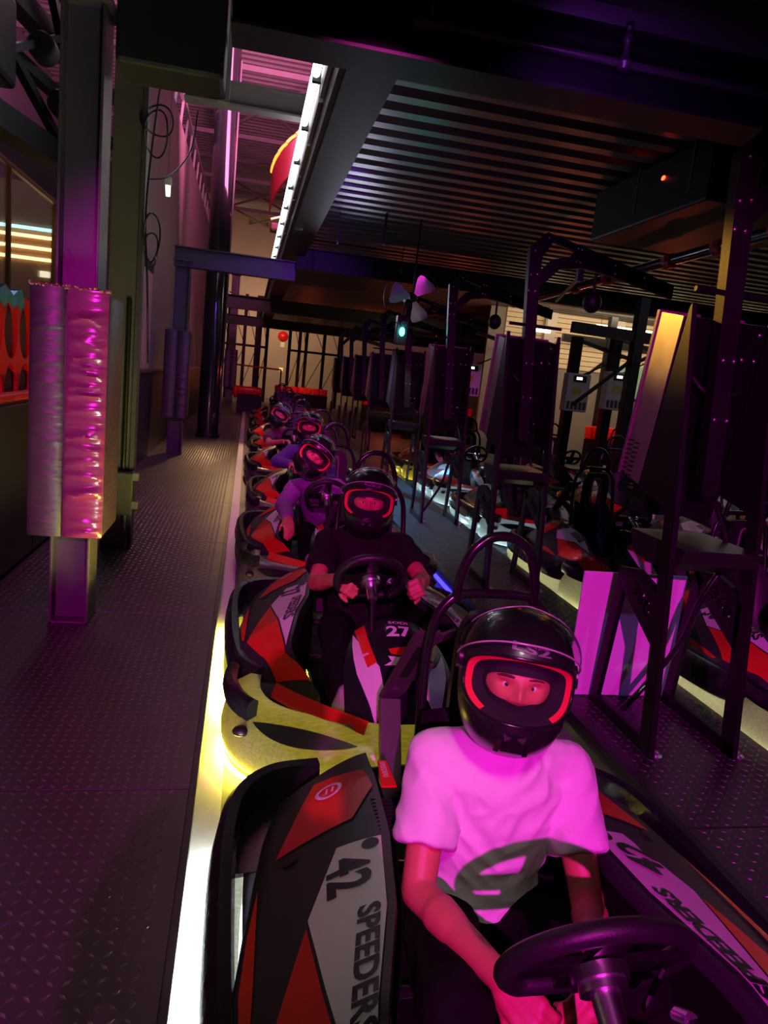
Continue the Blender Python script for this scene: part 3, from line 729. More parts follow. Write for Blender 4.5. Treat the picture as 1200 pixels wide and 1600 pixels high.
    tyf = [(.055, -.06), (.10, -.065), (.122, -.055), (.128, -.03), (.128, .03), (.122, .055), (.10, .065), (.055, .06)]
    k['tyref'] = MB().lathe(tyf, 24, (0, 0, 0), 'x', close=True).mesh('tyre', M_RUBBER, 40)
    k['tyrer'] = MB().lathe([(.055, -.09), (.11, -.10), (.135, -.085), (.14, -.05), (.14, .05), (.135, .085), (.11, .10), (.055, .09)], 24, (0, 0, 0), 'x', close=True).mesh('tyre', M_RUBBER, 40)
    k['rimf'] = MB().lathe([(.02, -.03), (.056, -.05), (.058, .05), (.02, .03)], 16, (0, 0, 0), 'x').mesh('wheel_rim', M_GREYM, 40)
    gl = lambda pts: sweep(pts, [(-.004, .024), (.014, .024), (.014, .030), (-.004, .030)], 'glow_strip', G_WHITE)
    k['gl'] = {-1: gl(SIDE[15:]), 1: gl(mir(SIDE[15:])), 2: gl(FRONTB[:34])}
    gi = lambda pts, o_, z_: sweep(pts, [(o_, z_), (o_ + .012, z_), (o_ + .012, z_ + .008), (o_, z_ + .008)], 'glow_strip', G_WHITE)
    k['gli'] = {-1: gi(SKIRT, .03, .06), 1: gi(mir(SKIRT), .03, .06), 0: gi(FRONTB, .035, .06)}
    k['vent'] = {}
    for s in (-1, 1):
        vt = MB()
        for i in range(9): vt.bbox(s * (.285) - .03, s * (.285) + .03, .21 + i * .016, .219 + i * .016, .445, .462, .002)
        k['vent'][s] = vt.mesh('vent_grille', M_KBLACK)
    vs_, fs_ = text_geo('SPEEDERS', .012)
    tg = MB().prism([(-.015, 0), (.028, 0), (.02, .12), (-.005, .12)], lambda p, q: (-.265 + p, .375 + q, .475 + .04 * q), lambda p, q: (-.265 + p, .375 + q, .482 + .04 * q))
    k['tag'] = tg.mesh('name_tag', M_KRED); mb = MB(); mb.add([(-.268 + .016 * v, .485 - .075 * u, .484 + .04 * (.11 - .075 * u)) for u, v in vs_], fs_); k['tagt'] = mb.mesh('lettering', M_LETW, fix=False)


kart_meshes()
NUMS = {}


def kart(label, x, y, rz=0.0, number=None, glowm=None, lod=0, group='racing karts queued in the lane', glow_sides=(-1,), maker=True, inner=None, inner_sides=(-1, 0)):
    k = KM; t = thing('racing_kart', label, 'kart', (x, y, 0.0), (0, 0, rz), group)
    if lod < 2: sub('floor_tray', k['tray'], t); sub('frame', k['frame'], t)
    for s in (-1, 1):
        p = sub('side_pod', k['pod'][s], t, (-.065, 0, 0) if s > 0 else None)
        for me in (k['dec'][s] if lod < 2 else k['dec'][s][:4] + k['dec'][s][5:6]): sub(me.name.split('.')[0], me, p)
        if number:
            if (number, s) not in NUMS: NUMS[number, s] = pod_text(number, (-.452, .145), (-.462, .025) if len(number) > 1 else (-.45, .08), .10, s, 'number', M_INK, 0.03)
            sub('number', NUMS[number, s], p)
        if lod == 0: sub('vent_grille', k['vent'][s], p)
        if lod < 2: sub('inner_dark_sheet', k['dark_sheet', s], p); sub('corner_guard', k['guard', s], t)
        sub('side_bumper', k['loop'][s], t); sub('under_tray', k['utray', s], t); sub('side_skirt', k['skirt'][s], t)
        for nm, y_, tm in (('front', -.64, 'tyref'), ('rear', .50, 'tyrer')):
            if lod > 1 and nm == 'rear': continue
            w_ = sub('tyre', k[tm], t, (s * (.535 if nm == 'front' else .46), y_, .13 if nm == 'front' else .142))
            if lod == 0: sub('wheel_rim', k['rimf'], w_)
        if glowm and s in glow_sides: sub('glow_strip', k['gl'][s], t, m=glowm)
    if number == '27': sub('glow_strip', k['gl'][2], t, m=G_YELO)
    for s in (inner_sides if inner else ()): sub('glow_strip', k['gli'][s], t, m=inner)
    fb = sub('front_bumper', k['fb'], t)
    for s in (-1, 1):
        sub('bumper_slot', k['slot', s], fb)
        if lod < 2: sub('bumper_port', k['port', s], fb); sub('nose_wing', k['fred', s], t)
    nz = sub('nose_panel', k['nose'], t)
    for me in k['ndec']: sub(me.name.split('.')[0], me, nz)
    if lod < 2:
        sub('flag_mark', k['flag'], nz); sub('flag_mark', k['flag2'], nz)
        if maker: sub('maker_lettering', k['maker'], nz)
    if number:
        if (number, 0) not in NUMS: NUMS[number, 0] = k['ntext'](number, -.26, .34, .13, .27, M_LETW, 'number', 0.03)
        sub('number', NUMS[number, 0], nz)
    sw = sub('steering_wheel', k['rim'], t); sub('spoke_plate', k['spokes'], sw)
    if lod < 2:
        sub('hub', k['hub'], sw); sub('steering_column', k['column'], t)
    if lod == 0: sub('cable', k['cable'], sw); sub('cable_plug', k['plug'], sw); sub('rear_bumper', k['rearb'], t)
    st = sub('seat', k['seat'], t); bp = sub('seat_back_plate', k['back'], t)
    if lod < 2: sub('slot_trim', k['trim'], bp); sub('engine', k['engine'], t); sub('exhaust_outlet', k['caps'], t)
    sub('roll_frame', k['hoop1'], t); sub('head_hoop', k['hoop2'], t)
    if lod < 2:
        b = sub('side_bracket', k['brk'], t); sub('bracket_slot', k['brks'], b); sub('pivot_bolt', k['brkb'], b); sub('side_post', k['post'], t)
    if lod == 0:
        g_ = sub('name_tag', k['tag'], t); sub('lettering', k['tagt'], g_)
    return t


kart('black and red racing kart number 42 nearest the camera', 0.715, 1.35, 0, '42', G_WHITE)
kart('racing kart number 27 behind kart 42, driven by the person in the black shirt', 0.70, 3.47, 0, '27', G_YEL, inner=G_YELF, inner_sides=(0,))
G_DIM = glow('glow_dim_blue', (0.2, 0.15, 1.0), 3)
ROWA = ['third racing kart in the lane, under the driver leaning out in a purple hoodie', 'fourth racing kart in the lane, under the driver in the blue hoodie', 'fifth racing kart in the lane, under the driver reaching forward bare armed',
        'sixth racing kart in the lane, empty, right behind the last seated driver', 'seventh racing kart in the lane, empty', 'eighth racing kart in the lane, empty', 'ninth racing kart in the lane, empty', 'tenth racing kart, last of the queue before the red barrier']
for i, lb in enumerate(ROWA):
    kart(lb, 0.72 + .05 * (i % 2) + 0.02 * i, 5.59 + 2.12 * i + (0.25 if i > 1 else 0), 0.02 * ((-1) ** i), None, G_DIM if i == 0 else None, 1 if i < 4 else 2, glow_sides=(1,))
GB = 'racing karts parked beyond the right walkway'
ROWB = [('racing kart number 36 beyond the nearest stand', '36', G_PALEF), ('racing kart beyond the white panel, second in its row', None, G_PALEF), ('racing kart with ice blue underglow, third in the row past the stands', None, G_CYANF),
        ('racing kart, fourth in the row past the stands', None, G_CYANF), ('racing kart with yellow underglow, fifth in the row past the stands', None, G_YELF)]
for i, (lb, nb, gm) in enumerate(ROWB): kart(lb, 3.16 + .035 * i, 3.42 + 2.13 * i, -.02, nb, None, 0 if i < 2 else 1, GB, inner=gm); point('underglow_%d' % i, (2.40 + .035 * i, 3.42 + 2.13 * i, .06), ((1, .93, .5), (1, .95, .6), (.5, .85, 1), (.5, .85, 1), (1, .85, .2))[i], 2.2, .04)
GC = 'karts parked in the back of the hall'
rows = [(4.9, 4.2, 4, '18'), (6.6, 5.2, 4, '13'), (8.3, 6.5, 4, None)]
ORD = ['first', 'second', 'third', 'fourth', 'fifth', 'sixth']
for r, (x, y0, n, nb) in enumerate(rows):
    for i in range(n):
        num = nb if nb and i == (2 if r == 0 else 1) else None
        lb = ({'18': 'parked kart with a pale 18 on its nose behind the second stand', '13': 'parked kart with a pale 13 on its nose below the white charger'}[num]) if num else 'parked racing kart, %s from the front in the %s row back from the walkway stands' % (ORD[i], ORD[r + 1])
        kart(lb, x + .05 * i, y0 + 2.15 * i, random.uniform(-.06, .06), num, None, 2, GC)
# ================================================================== stands on the right walkway (local: x across the walkway, y away from the camera, z above the plate)
SM = {}


def stand_meshes():
    k = SM; T = .012
    yz = lambda x0, poly: MB().prism(poly, lambda y, z: (x0 - T / 2, y, z), lambda y, z: (x0 + T / 2, y, z))
    # side frame in the YZ plane
    fr = lambda x: MB().prism([(0, 0), (.09, .0), (.215, 1.06), (.454, 1.11), (.30, 1.90), (.285, 1.92), (.14, 1.06)], lambda y, z: (x - T, y, z), lambda y, z: (x + T, y, z))
    k['near'] = fr(0).mesh('near_post', mat('stand_side_metal', (0.014, 0.013, 0.013), 0.4, metal=0.3, spec=0.2, noise=0.15, nscale=10, rvar=0.08))
    k['far'] = MB().prism([(.575, 0), (.515, 0), (.445, .60), (.42, .70), (.50, .72)], lambda y, z: (-T, y, z), lambda y, z: (T, y, z)).mesh('far_post', M_BLACK)
    k['rail'] = MB().prism([(0, 0), (.575, 0), (.568, .06), (.01, .06)], lambda y, z: (-T, y, z), lambda y, z: (T, y, z)).mesh('base_rail', M_BLACK)
    k['foot'] = MB().lathe([(.028, 0), (.028, .006), (.012, .008), (.012, .02), (.0, .022)], 12).mesh('foot_bolt', M_BOLT, 30)
    # gusset with the cut-out logo
    gm = MB().prism([(.12, .45), (.135, .66), (.22, .72), (.335, .75), (.50, .72), (.43, .62)], lambda y, z: (-T, y, z), lambda y, z: (T, y, z)).mesh('logo_gusset', M_BLACK)
    vs, fs = text_geo('360', .03)
    p0, du, dv = V((0, .335, .70)), V((0, -.155, -.075)), V((0, -.035, -.072) if False else (0, .028, -.062))
    tv = [p0 + du * u + dv * (1 - v) for u, v in vs]; n = len(tv)
    bm = bmesh.new(); b0 = [bm.verts.new(p + V((-.05, 0, 0))) for p in tv]
    for f in fs: bm.faces.new([b0[i] for i in f])
    ext = bmesh.ops.extrude_face_region(bm, geom=bm.faces[:]); bmesh.ops.translate(bm, vec=(.1, 0, 0), verts=[g for g in ext['geom'] if isinstance(g, bmesh.types.BMVert)])
    bmesh.ops.recalc_face_normals(bm, faces=bm.faces[:]); cm = bpy.data.meshes.new('c'); bm.to_mesh(cm); bm.free()
    a = bpy.data.objects.new('a', gm); b = bpy.data.objects.new('b', cm); C.objects.link(a); C.objects.link(b)
    md = a.modifiers.new('b', 'BOOLEAN'); md.object = b; md.operation = 'DIFFERENCE'; md.solver = 'EXACT'
    bpy.context.view_layer.update(); dg = bpy.context.evaluated_depsgraph_get(); res = bpy.data.meshes.new_from_object(a.evaluated_get(dg))
    bpy.data.objects.remove(a); bpy.data.objects.remove(b)
    k['gus'] = res if len(res.polygons) > 8 else gm
    # screen housing leaning back
    hs = lambda x0, x1, o0, o1: MB().prism([(.34 + o0, 1.87), (.54 - o1, 1.90), (.657 - o1, 1.16), (.47 + o0, 1.12)], lambda y, z: (x0, y, z), lambda y, z: (x1, y, z))
    k['house'] = hs(-.195, .215, 0, 0).mesh('screen_housing', mat('housing_black', (0.004, 0.004, 0.005), 0.35, noise=0.1, spec=0.2))
    k['side'] = hs(-.205, -.196, .004, .012).mesh('side_panel', M_SIDE)
    k['bezel'] = MB().prism([(.53, 1.91), (.55, 1.91), (.667, 1.15), (.647, 1.15)], lambda y, z: (-.212, y, z), lambda y, z: (.22, y, z)).mesh('screen_bezel', mat('bezel_pink_grey', (0.16, 0.11, 0.12), 0.4, noise=0.05))
    vt = MB()
    for r in range(2):
        for i in range(8):
            y, z = .52 + .055 * r + .0 - i * -.0045, 1.30 - i * .022 + .01 * r; vt.box(-.2085, -.205, y, y + .045, z, z + .008)
    k['vents'] = vt.mesh('vent_slots', M_INK)
    k['lower'] = MB().prism([(.44, 1.18), (.60, 1.16), (.62, .98), (.50, .98)], lambda y, z: (-.15, y, z), lambda y, z: (.215, y, z)).mesh('lower_box', M_BLACK)
    # mast and overhead arm
    k['mast'] = MB().prism([(-.02, 1.12), (.06, 1.12), (-.03, 2.36), (-.03, 2.46), (.05, 2.60), (-.01, 2.64), (-.13, 2.52), (-.12, 2.36)], lambda x, z: (x, .26, z), lambda x, z: (x, .32, z)).mesh('mast', mat('mast_black', (0.008, 0.007, 0.009), 0.4, noise=0.15, spec=0.25))
    k['arm'] = MB().prism([(-.01, 2.64), (.30, 2.575), (1.05, 2.40), (1.05, 2.30), (.55, 2.40), (.30, 2.43), (.12, 2.40), (-.03, 2.24), (-.03, 2.36), (.06, 2.46), (.20, 2.50), (.22, 2.535), (.05, 2.58)], lambda x, z: (x, .27, z), lambda x, z: (x, .31, z)).mesh('overhead_arm', M_BLACK)
    k['bolt'] = MB().ell((0, 0, 0), .009, .007, .009, 8, 6).mesh('bolt', M_BOLT, 60)
    k['cam'] = MB().ell((.42, .29, 2.20), .07, .07, .08, 14, 10).tube([(.42, .29, 2.26), (.42, .29, 2.41)], .012, 8).mesh('camera_ball', M_BLACK, 50)
    k['handle'] = MB().tube(curve_pts([(-.10, .36, 1.62), (-.06, .33, 1.57), (.02, .325, 1.55), (.10, .33, 1.57), (.13, .37, 1.60)], 6), .012, 8).mesh('handle', M_BLACK, 60)
    k['hose'] = MB().tube(curve_pts([(.17, .40, 1.05), (.19, .30, .85), (.10, .30, .62), (.06, .33, .40), (-.06, .40, .12), (-.12, .42, .02)], 8), .014, 10).mesh('cable_hose', M_BLKGLOSS, 60)
    q = []
    for x in (-.185, .185): q.append([(x, .06, .90), (x, .09, .84), (x, .16, .80), (x, .34, .79), (x, .46, .82), (x, .50, .90), (x, .5, .91), (x, .06, .91)])
    k['tray'] = MB().loft(q).mesh('tray', mat('tray_dark', (0.014, 0.013, 0.014), 0.4, noise=0.1, spec=.3))
    k['tie'] = MB().tube([(-.2, .30, 1.98), (.22, .32, 1.98)], .012, 8).mesh('cross_rod', M_BLACK, 40)


stand_meshes()
STN = ['black stand with a back lit gold side, nearest on the right walkway', 'second black stand along the right walkway', 'third black stand along the right walkway, with a violet lit arm', 'fourth black stand, left of the green signal light',
       'fifth black stand along the right walkway', 'sixth black stand along the right walkway', 'seventh black stand along the right walkway', 'eighth black stand along the right walkway, farthest']
for i, lb in enumerate(STN):
    k = SM; y = 2.5 + 2.38 * i; x = 2.0 + .0285 * (y - 2.5)
    t = thing('screen_stand', lb, 'stand', (x, y, .10 if y < 22 else 0.0), (0, 0, -.015), 'tall screen stands along the right walkway')
    for sx in (-.2, .2):
        for nm, ky in (('near_post', 'near'), ('far_post', 'far'), ('base_rail', 'rail'), ('logo_gusset', 'gus')): sub(nm, k[ky], t, (sx, 0, 0))
        if i < 4:
            for yy in (.03, .28, .55): sub('foot_bolt', k['foot'], t, (sx + .035, yy, 0))
    h = sub('screen_housing', k['house'], t); sub('side_panel', k['side'], h); sub('screen_bezel', k['bezel'], h); sub('lower_box', k['lower'], t)
    if i < 4: sub('vent_slots', k['vents'], h)
    m_ = sub('mast', k['mast'], t); a_ = sub('overhead_arm', k['arm'], t)
    if i < 5:
        sub('handle', k['handle'], h); sub('tray', k['tray'], t); sub('cross_rod', k['tie'], t)
        if i in (0, 2): sub('cable_hose', k['hose'], t)
        if i in (1, 2): sub('camera_ball', k['cam'], a_)
        for bx, bz in ((-.06, 1.75), (.0, 1.75), (-.07, 2.0), (-.02, 2.0)): sub('bolt', k['bolt'], m_, (bx + .03, .258, bz - .3))
        for bx, bz in ((-.10, 2.33), (-.05, 2.34), (-.10, 2.22), (-.05, 2.22), (-.09, 2.5), (0, 2.6)): sub('bolt', k['bolt'], m_, (bx, .258, bz))
        for bx, bz in ((.24, 2.56), (.27, 2.555), (.24, 2.47), (.27, 2.465), (.55, 2.48), (.56, 2.42), (.8, 2.42), (.82, 2.37)): sub('bolt', k['bolt'], a_, (bx, .268, bz))
        for bx, bz in ((-.17, 1.72), (.12, 1.72), (.18, 1.72), (.10, 1.25), (.16, 1.25), (.13, 1.18), (-.16, 1.25), (-.17, 1.85), (.17, 1.83)):
            sub('bolt', k['bolt'], h, (bx, .34 + (1.87 - bz) * .173 - .004, bz))
o = part('white_panel', MB().bbox(1.685, 2.25, 3.115, 3.13, .105, .755, .004), M_WPANEL); tag(o, 'white sheet panel glowing magenta behind the nearest stand', 'panel')
# ================================================================== people
M_SKIN = mat('skin', (0.50, 0.17, 0.10), 0.5, noise=0.08, nscale=30, bump=0.03, bscale=150)
M_SHELL = mat('helmet_black', (0.012, 0.011, 0.013), 0.28, noise=0.1, nscale=20, coat=0.2)
M_LINE_RED = mat('helmet_red_lining', (0.75, 0.03, 0.05), 0.7, noise=0.1, nscale=40)
M_BALA = mat('balaclava', (0.012, 0.011, 0.013), 0.9, noise=0.15, nscale=60, bump=0.1, bscale=200)
M_EYEW = mat('eye_white', (0.7, 0.66, 0.66), 0.25, noise=0.02)
M_IRIS = mat('eye_iris', (0.02, 0.012, 0.01), 0.12, noise=0.02)
M_BROW = mat('eyebrow_hair', (0.05, 0.025, 0.02), 0.8, noise=0.2)
M_WTEE = mat('white_cotton', (0.78, 0.76, 0.77), 0.85, noise=0.04, nscale=20, bump=1.0, bscale=9, stretch=(1, 1, .6))
M_BTEE = mat('black_cotton', (0.010, 0.008, 0.009), 0.85, noise=0.1, nscale=20, bump=0.8, bscale=9, spec=.2)
M_TROU = mat('dark_denim', (0.006, 0.006, 0.007), 0.9, spec=0.1, noise=0.15, nscale=20, bump=0.3, bscale=14)
M_HOODP = mat('purple_fleece', (0.22, 0.08, 0.30), 0.9, noise=0.1, nscale=20, bump=0.4, bscale=14)
M_HOODB = mat('blue_fleece', (0.09, 0.05, 0.26), 0.9, noise=0.1, nscale=20, bump=0.4, bscale=14)
M_MAROON = mat('maroon_cotton', (0.10, 0.03, 0.05), 0.9, noise=0.1, nscale=20, bump=0.3, bscale=14)
M_SHOE = mat('shoe_sole', (0.3, 0.27, 0.28), 0.6, noise=0.1)


def tcap(mb, a, b, ra, rb, n=14):
    a, b = V(a), V(b); d = (b - a); L = d.length; d = d / L if L > 1e-6 else V((0, 0, 1)); P, R = [], []
    for t in (-1, -.92, -.7, -.38): P.append(a + d * ra * t); R.append(max(.0008, ra * math.sqrt(max(0, 1 - t * t))))
    for t in (0, .33, .66, 1): P.append(a + d * L * t); R.append(ra + (rb - ra) * t)
    for t in (.38, .7, .92, 1): P.append(b + d * rb * t); R.append(max(.0008, rb * math.sqrt(max(0, 1 - t * t))))
    mb.tube(P, R, n)


def remesh(mb, voxel, m, name, it=4, extra=None, fold=0.0):
    me = mb.mesh(name, None, fix=False); o = bpy.data.objects.new('tmp', me); C.objects.link(o)
    bm = bmesh.new(); bm.from_mesh(me); bmesh.ops.recalc_face_normals(bm, faces=bm.faces); bm.to_mesh(me); bm.free()
    r = o.modifiers.new('r', 'REMESH'); r.mode = 'VOXEL'; r.voxel_size = voxel
    s = o.modifiers.new('s', 'SMOOTH'); s.iterations = it; s.factor = 0.5
    bpy.context.view_layer.update(); dg = bpy.context.evaluated_depsgraph_get(); res = bpy.data.meshes.new_from_object(o.evaluated_get(dg))
    bpy.data.objects.remove(o)
    if extra:
        bm = bmesh.new(); bm.from_mesh(res); bm.from_mesh(extra); bm.to_mesh(res); bm.free()
    if fold:
        cs_ = [v.co.copy() for v in res.vertices]; ns_ = [v.normal.copy() for v in res.vertices]; out = []
        for q, nn_ in zip(cs_, ns_):
            n1 = mnoise.noise(V((q.x * 9 + q.z * 5, q.y * 7, q.z * 13 - abs(q.x) * 10 + 3.7))); n2 = mnoise.noise(V((q.x * 22 - q.z * 9, q.y * 16, q.z * 26 + 1.1)))
            out += list(q + nn_ * fold * ((1 - 2.2 * abs(n1)) * .9 + (1 - 2.2 * abs(n2)) * .35))
        res.vertices.foreach_set('co', out); res.update()
    res.materials.clear(); res.materials.append(m); res.polygons.foreach_set('use_smooth', [True] * len(res.polygons)); res.name = name
    return res


def hand(mb, wrist, fdir, pn, curl, side, sc=1.0, thumb=0.5):
    w = V(wrist); f = V(fdir).normalized(); p = V(pn); p = (p - f * p.dot(f)).normalized(); l = f.cross(p) * side
    offs = (-.033, -.011, .011, .031); base = (.088, .094, .090, .080); ln = ((.042, .026, .021), (.046, .030, .022), (.042, .028, .021), (.034, .021, .018)); rad = (.0098, .0102, .0098, .0088)
    for i in range(4):
        k0 = w + l * offs[i] * sc + f * base[i] * sc; tcap(mb, w + l * offs[i] * .6 * sc + f * .015, k0, .0175 * sc, .0135 * sc, 10)
        d = f; q = k0; ang = 0
        for j in range(3):
            ang += curl * (0.9, 1.15, 0.8)[j] * (1 + .08 * i); d = f * math.cos(ang) + p * math.sin(ang); e = q + d * ln[i][j] * sc
            tcap(mb, q, e, (rad[i] + .001) * sc, rad[i] * (1 - .07 * j) * sc, 10); q = e
    tcap(mb, w, w + l * -.03 * sc + f * .03 * sc + p * .012, .020 * sc, .019 * sc, 10)
    q = w + l * -.036 * sc + f * .035 * sc + p * .014 * sc; d = (l * -.62 + f * .7 + p * (.2 + thumb * .5)).normalized(); e = q + d * .036 * sc; tcap(mb, q, e, .0135 * sc, .0112 * sc, 10)
    d2 = (l * (-.62 + thumb) + f * .75 + p * (.2 + thumb * .7)).normalized(); tcap(mb, e, e + d2 * .028 * sc, .0112 * sc, .0095 * sc, 10)


# head, balaclava and helmet share one polar layout around the face axis (-Y)
def pdir(th, rho): return V((math.cos(th) * math.sin(rho), -math.cos(rho), math.sin(th) * math.sin(rho)))


def sup(th, A, B1, B2, n=3.0):
    B = B1 if math.sin(th) > 0 else B2
    return math.radians(1 / ((abs(math.cos(th)) / A) ** n + (abs(math.sin(th)) / B) ** n) ** (1 / n))


def rell(d, a, bf, bb, cu, cd, n=2.3):
    b = bf if d.y < 0 else bb; c = cu if d.z > 0 else cd
    return 1 / ((abs(d.x) / a) ** n + (abs(d.y) / b) ** n + (abs(d.z) / c) ** n) ** (1 / n)


def gs(x, s): return math.exp(-(x / s) ** 2)


def head_r(d):
    az = math.degrees(math.atan2(d.x, -d.y)); el = math.degrees(math.asin(max(-1, min(1, d.z)))); r = rell(d, .083, .102, .10, .118, .125, 2.1)
    if d.y < 0:
        r += .017 * gs(az, 7) * (gs(el + 12, 8)) + .010 * gs(az, 5) * gs(el + 2, 9) + .006 * gs(abs(az) - 9, 5) * gs(el + 15, 4)
        r -= .010 * gs(abs(az) - 21, 10) * gs(el - 1, 6.5); r += .005 * gs(abs(az) - 21, 13) * gs(el - 11, 5)
        r += .004 * gs(abs(az) - 30, 12) * gs(el + 12, 8) + .006 * gs(az, 14) * gs(el + 27, 5) - .004 * gs(az, 14) * gs(el + 27.5, 1.4)
    return r


def helm_r(d):
    r = rell(d, .128, .150, .168, .148, .178, 2.35)
    if d.y < 0.2:
        el = math.degrees(math.asin(max(-1, min(1, d.z)))); az = math.degrees(math.atan2(d.x, -d.y)); r += .024 * gs(el + 38, 17) * gs(az, 42)
    return r


def polar(fr, r0, r1, nt, ns, k=1.0, pw=1.0, both=None):
    mb = MB(); g = []
    for j in range(ns + 1):
        s = (j / ns) ** pw
        for i in range(nt):
            th = 2 * PI * i / nt; a, b = r0(th), r1(th); d = pdir(th, a + (b - a) * s); g.append(d * fr(d) * k)
    fs = [(j * nt + i, j * nt + (i + 1) % nt, (j + 1) * nt + (i + 1) % nt, (j + 1) * nt + i) for j in range(ns) for i in range(nt)]
    if both:
        n = len(g); g2 = [p * both for p in g]; g = g + g2; fs = fs + [tuple(reversed([q + n for q in f])) for f in fs]
        fs += [(i, (i + 1) % nt, n + (i + 1) % nt, n + i) for i in range(nt)]
    mb.add(g, fs); return mb


PORT = lambda th: sup(th, 62, 24, 25)
HM = {}


def head_meshes():
    k = HM; full = lambda th: PI - .001
    k['head_hi'] = polar(head_r, lambda th: .002, full, 96, 90).mesh('head', M_SKIN, 80)
    k['bala'] = polar(head_r, lambda th: sup(th, 54, 16, 17.5, 2.6), full, 72, 40, 1.045, both=.985).mesh('balaclava', M_BALA, 60)
    k['shell'] = polar(helm_r, PORT, full, 96, 46, 1.0, 1.0, both=.9).mesh('helmet', M_SHELL, 45)
    mb = MB(); nt = 96; A = []; B = []; D = []
    for i in range(nt):
        th = 2 * PI * i / nt; d = pdir(th, PORT(th) * .985); A.append(d * helm_r(d) * .975); cs = abs(math.cos(th)) ** 2; sn = math.sin(th); f_ = .87 * cs + (1 - cs) * (.94 if sn > 0 else .99); d2 = pdir(th, PORT(th) * f_); B.append(d2 * helm_r(d2) * (.90 * cs + (1 - cs) * .95)); d3 = pdir(th, PORT(th) * (f_ - .02)); D.append(d3 * helm_r(d3) * .66)
    mb.add(A + B, [(i, (i + 1) % nt, nt + (i + 1) % nt, nt + i) for i in range(nt) if math.sin(2 * PI * (i + .5) / nt) > -.62]); mb2 = MB(); mb2.add(A + B, [(i, (i + 1) % nt, nt + (i + 1) % nt, nt + i) for i in range(nt) if math.sin(2 * PI * (i + .5) / nt) <= -.62]); k['chinl'] = mb2.mesh('chin_lining', M_BALA, 60); k['lining'] = mb.mesh('red_lining', M_LINE_RED, 60)
    mb = MB(); mb.add(B + D, [(i, (i + 1) % nt, nt + (i + 1) % nt, nt + i) for i in range(nt)]); k['cheek'] = mb.mesh('cheek_pad', M_BALA, 60)
    k['gasket'] = MB().tube([pdir(2 * PI * i / nt, PORT(2 * PI * i / nt)) * helm_r(pdir(2 * PI * i / nt, PORT(2 * PI * i / nt))) * 1.003 for i in range(nt)], .0045, 8, closed=True).mesh('port_gasket', M_BLKGLOSS, 60)
    # raised visor: az/el patch
    def azel(az, el): return V((math.cos(el) * math.sin(az), -math.cos(el) * math.cos(az), math.sin(el)))
    nu, nv = 40, 14; g = []; edge_b = []; edge_t = []
    for j in range(nv + 1):
        for i in range(nu + 1):
            az = math.radians(-92 + 184 * i / nu); c = math.cos(az * .9); e0 = math.radians(6 + 28 * max(0, c)); e1 = math.radians(34 + 44 * max(0, c)); el = e0 + (e1 - e0) * j / nv
            d = azel(az, el); p = d * (helm_r(d) * 1.0 + .012 + .006 * math.sin(PI * j / nv)); g.append(p)
            if j == 0: edge_b.append(p)
            if j == nv: edge_t.append(p)
    n = nu + 1; mb = MB(); mb.add(g, [(j * n + i, j * n + i + 1, (j + 1) * n + i + 1, (j + 1) * n + i) for j in range(nv) for i in range(nu)]); k['visor'] = mb.mesh('visor', M_VISOR, 80)
    k['vedge'] = MB().tube(edge_b, .0022, 6).tube(edge_t, .0016, 6).mesh('visor_edge', mat('visor_edge', (0.35, 0.32, 0.34), 0.2, noise=0.05), 60)
    for s in (-1, 1):
        d = azel(s * math.radians(88), math.radians(8)); p = d * helm_r(d); k['pivot%d' % s] = MB().cyl(p * .98, p * 1.07, .026, 18).mesh('visor_pivot', M_SHELL, 40)
    mb = MB()
    for (a0, a1, e0, e1, h) in ((-9, 9, -42, -30, 1.03), (-16, -11, -46, -34, 1.02), (11, 16, -46, -34, 1.02)):
        q = [azel(math.radians(a), math.radians(e)) for a, e in ((a0, e0), (a1, e0), (a1 * .8, e1), (a0 * .8, e1))]; mb.loft([[d * helm_r(d) * .99 for d in q], [d * helm_r(d) * h for d in q]])
    k['vent'] = mb.mesh('chin_vent', M_BLKGLOSS)
    mb = MB()
    for s in (-1, 1):
        q = [azel(math.radians(s * a), math.radians(e)) for a, e in ((2.5, -31), (8.5, -29.5), (7, -33))]; mb.loft([[d * helm_r(d) * 1.02 for d in q], [d * helm_r(d) * 1.045 for d in q]])
    k['venthl'] = mb.mesh('vent_highlight', M_GREYM)  # raised triangles imitating highlights on the chin vent
    k['logo'] = text_on('LS2', lambda u, v: (lambda d: d * (helm_r(d) + .002))(azel(math.radians(-15 + 36 * u), math.radians(30 + 7 * v - 3 * u))), .03).mesh('helmet_lettering', M_GREYP, fix=False)
    k['brow'] = polar(lambda d: helm_r(d) * 1.0 + .004, lambda th: PORT(th) * 1.04, lambda th: PORT(th) * (1.16 if math.sin(th) > .2 else 1.04), 72, 4).mesh('brow_trim', M_SHELL, 60)
    k['eye'] = MB().ell((0, 0, 0), .0118, .0118, .0118, 16, 12).mesh('eye', M_EYEW, 80)
    k['iris'] = MB().ell((0, -.0088, 0), .0056, .004, .0056, 12, 8).mesh('iris', M_IRIS, 80)
    mb = MB(); P = []
    for i in range(9):
        az = 9 + 24 * i / 8; d = azel(math.radians(az), math.radians(12.2 + 1.4 * math.sin(PI * i / 8) - 1.2 * i / 8)); P.append(d * (head_r(d) + .001))
    k['browL'] = MB().tube(P, [.0014, .002, .0024, .0024, .0022, .002, .0018, .0014, .001], 8).mesh('eyebrow', M_BROW, 60)
    k['browR'] = MB().tube([V((-p.x, p.y, p.z)) for p in P], [.0022, .003, .0034, .0034, .0032, .003, .0027, .002, .0012], 8).mesh('eyebrow', M_BROW, 60)
    k['azel'] = azel


head_meshes()


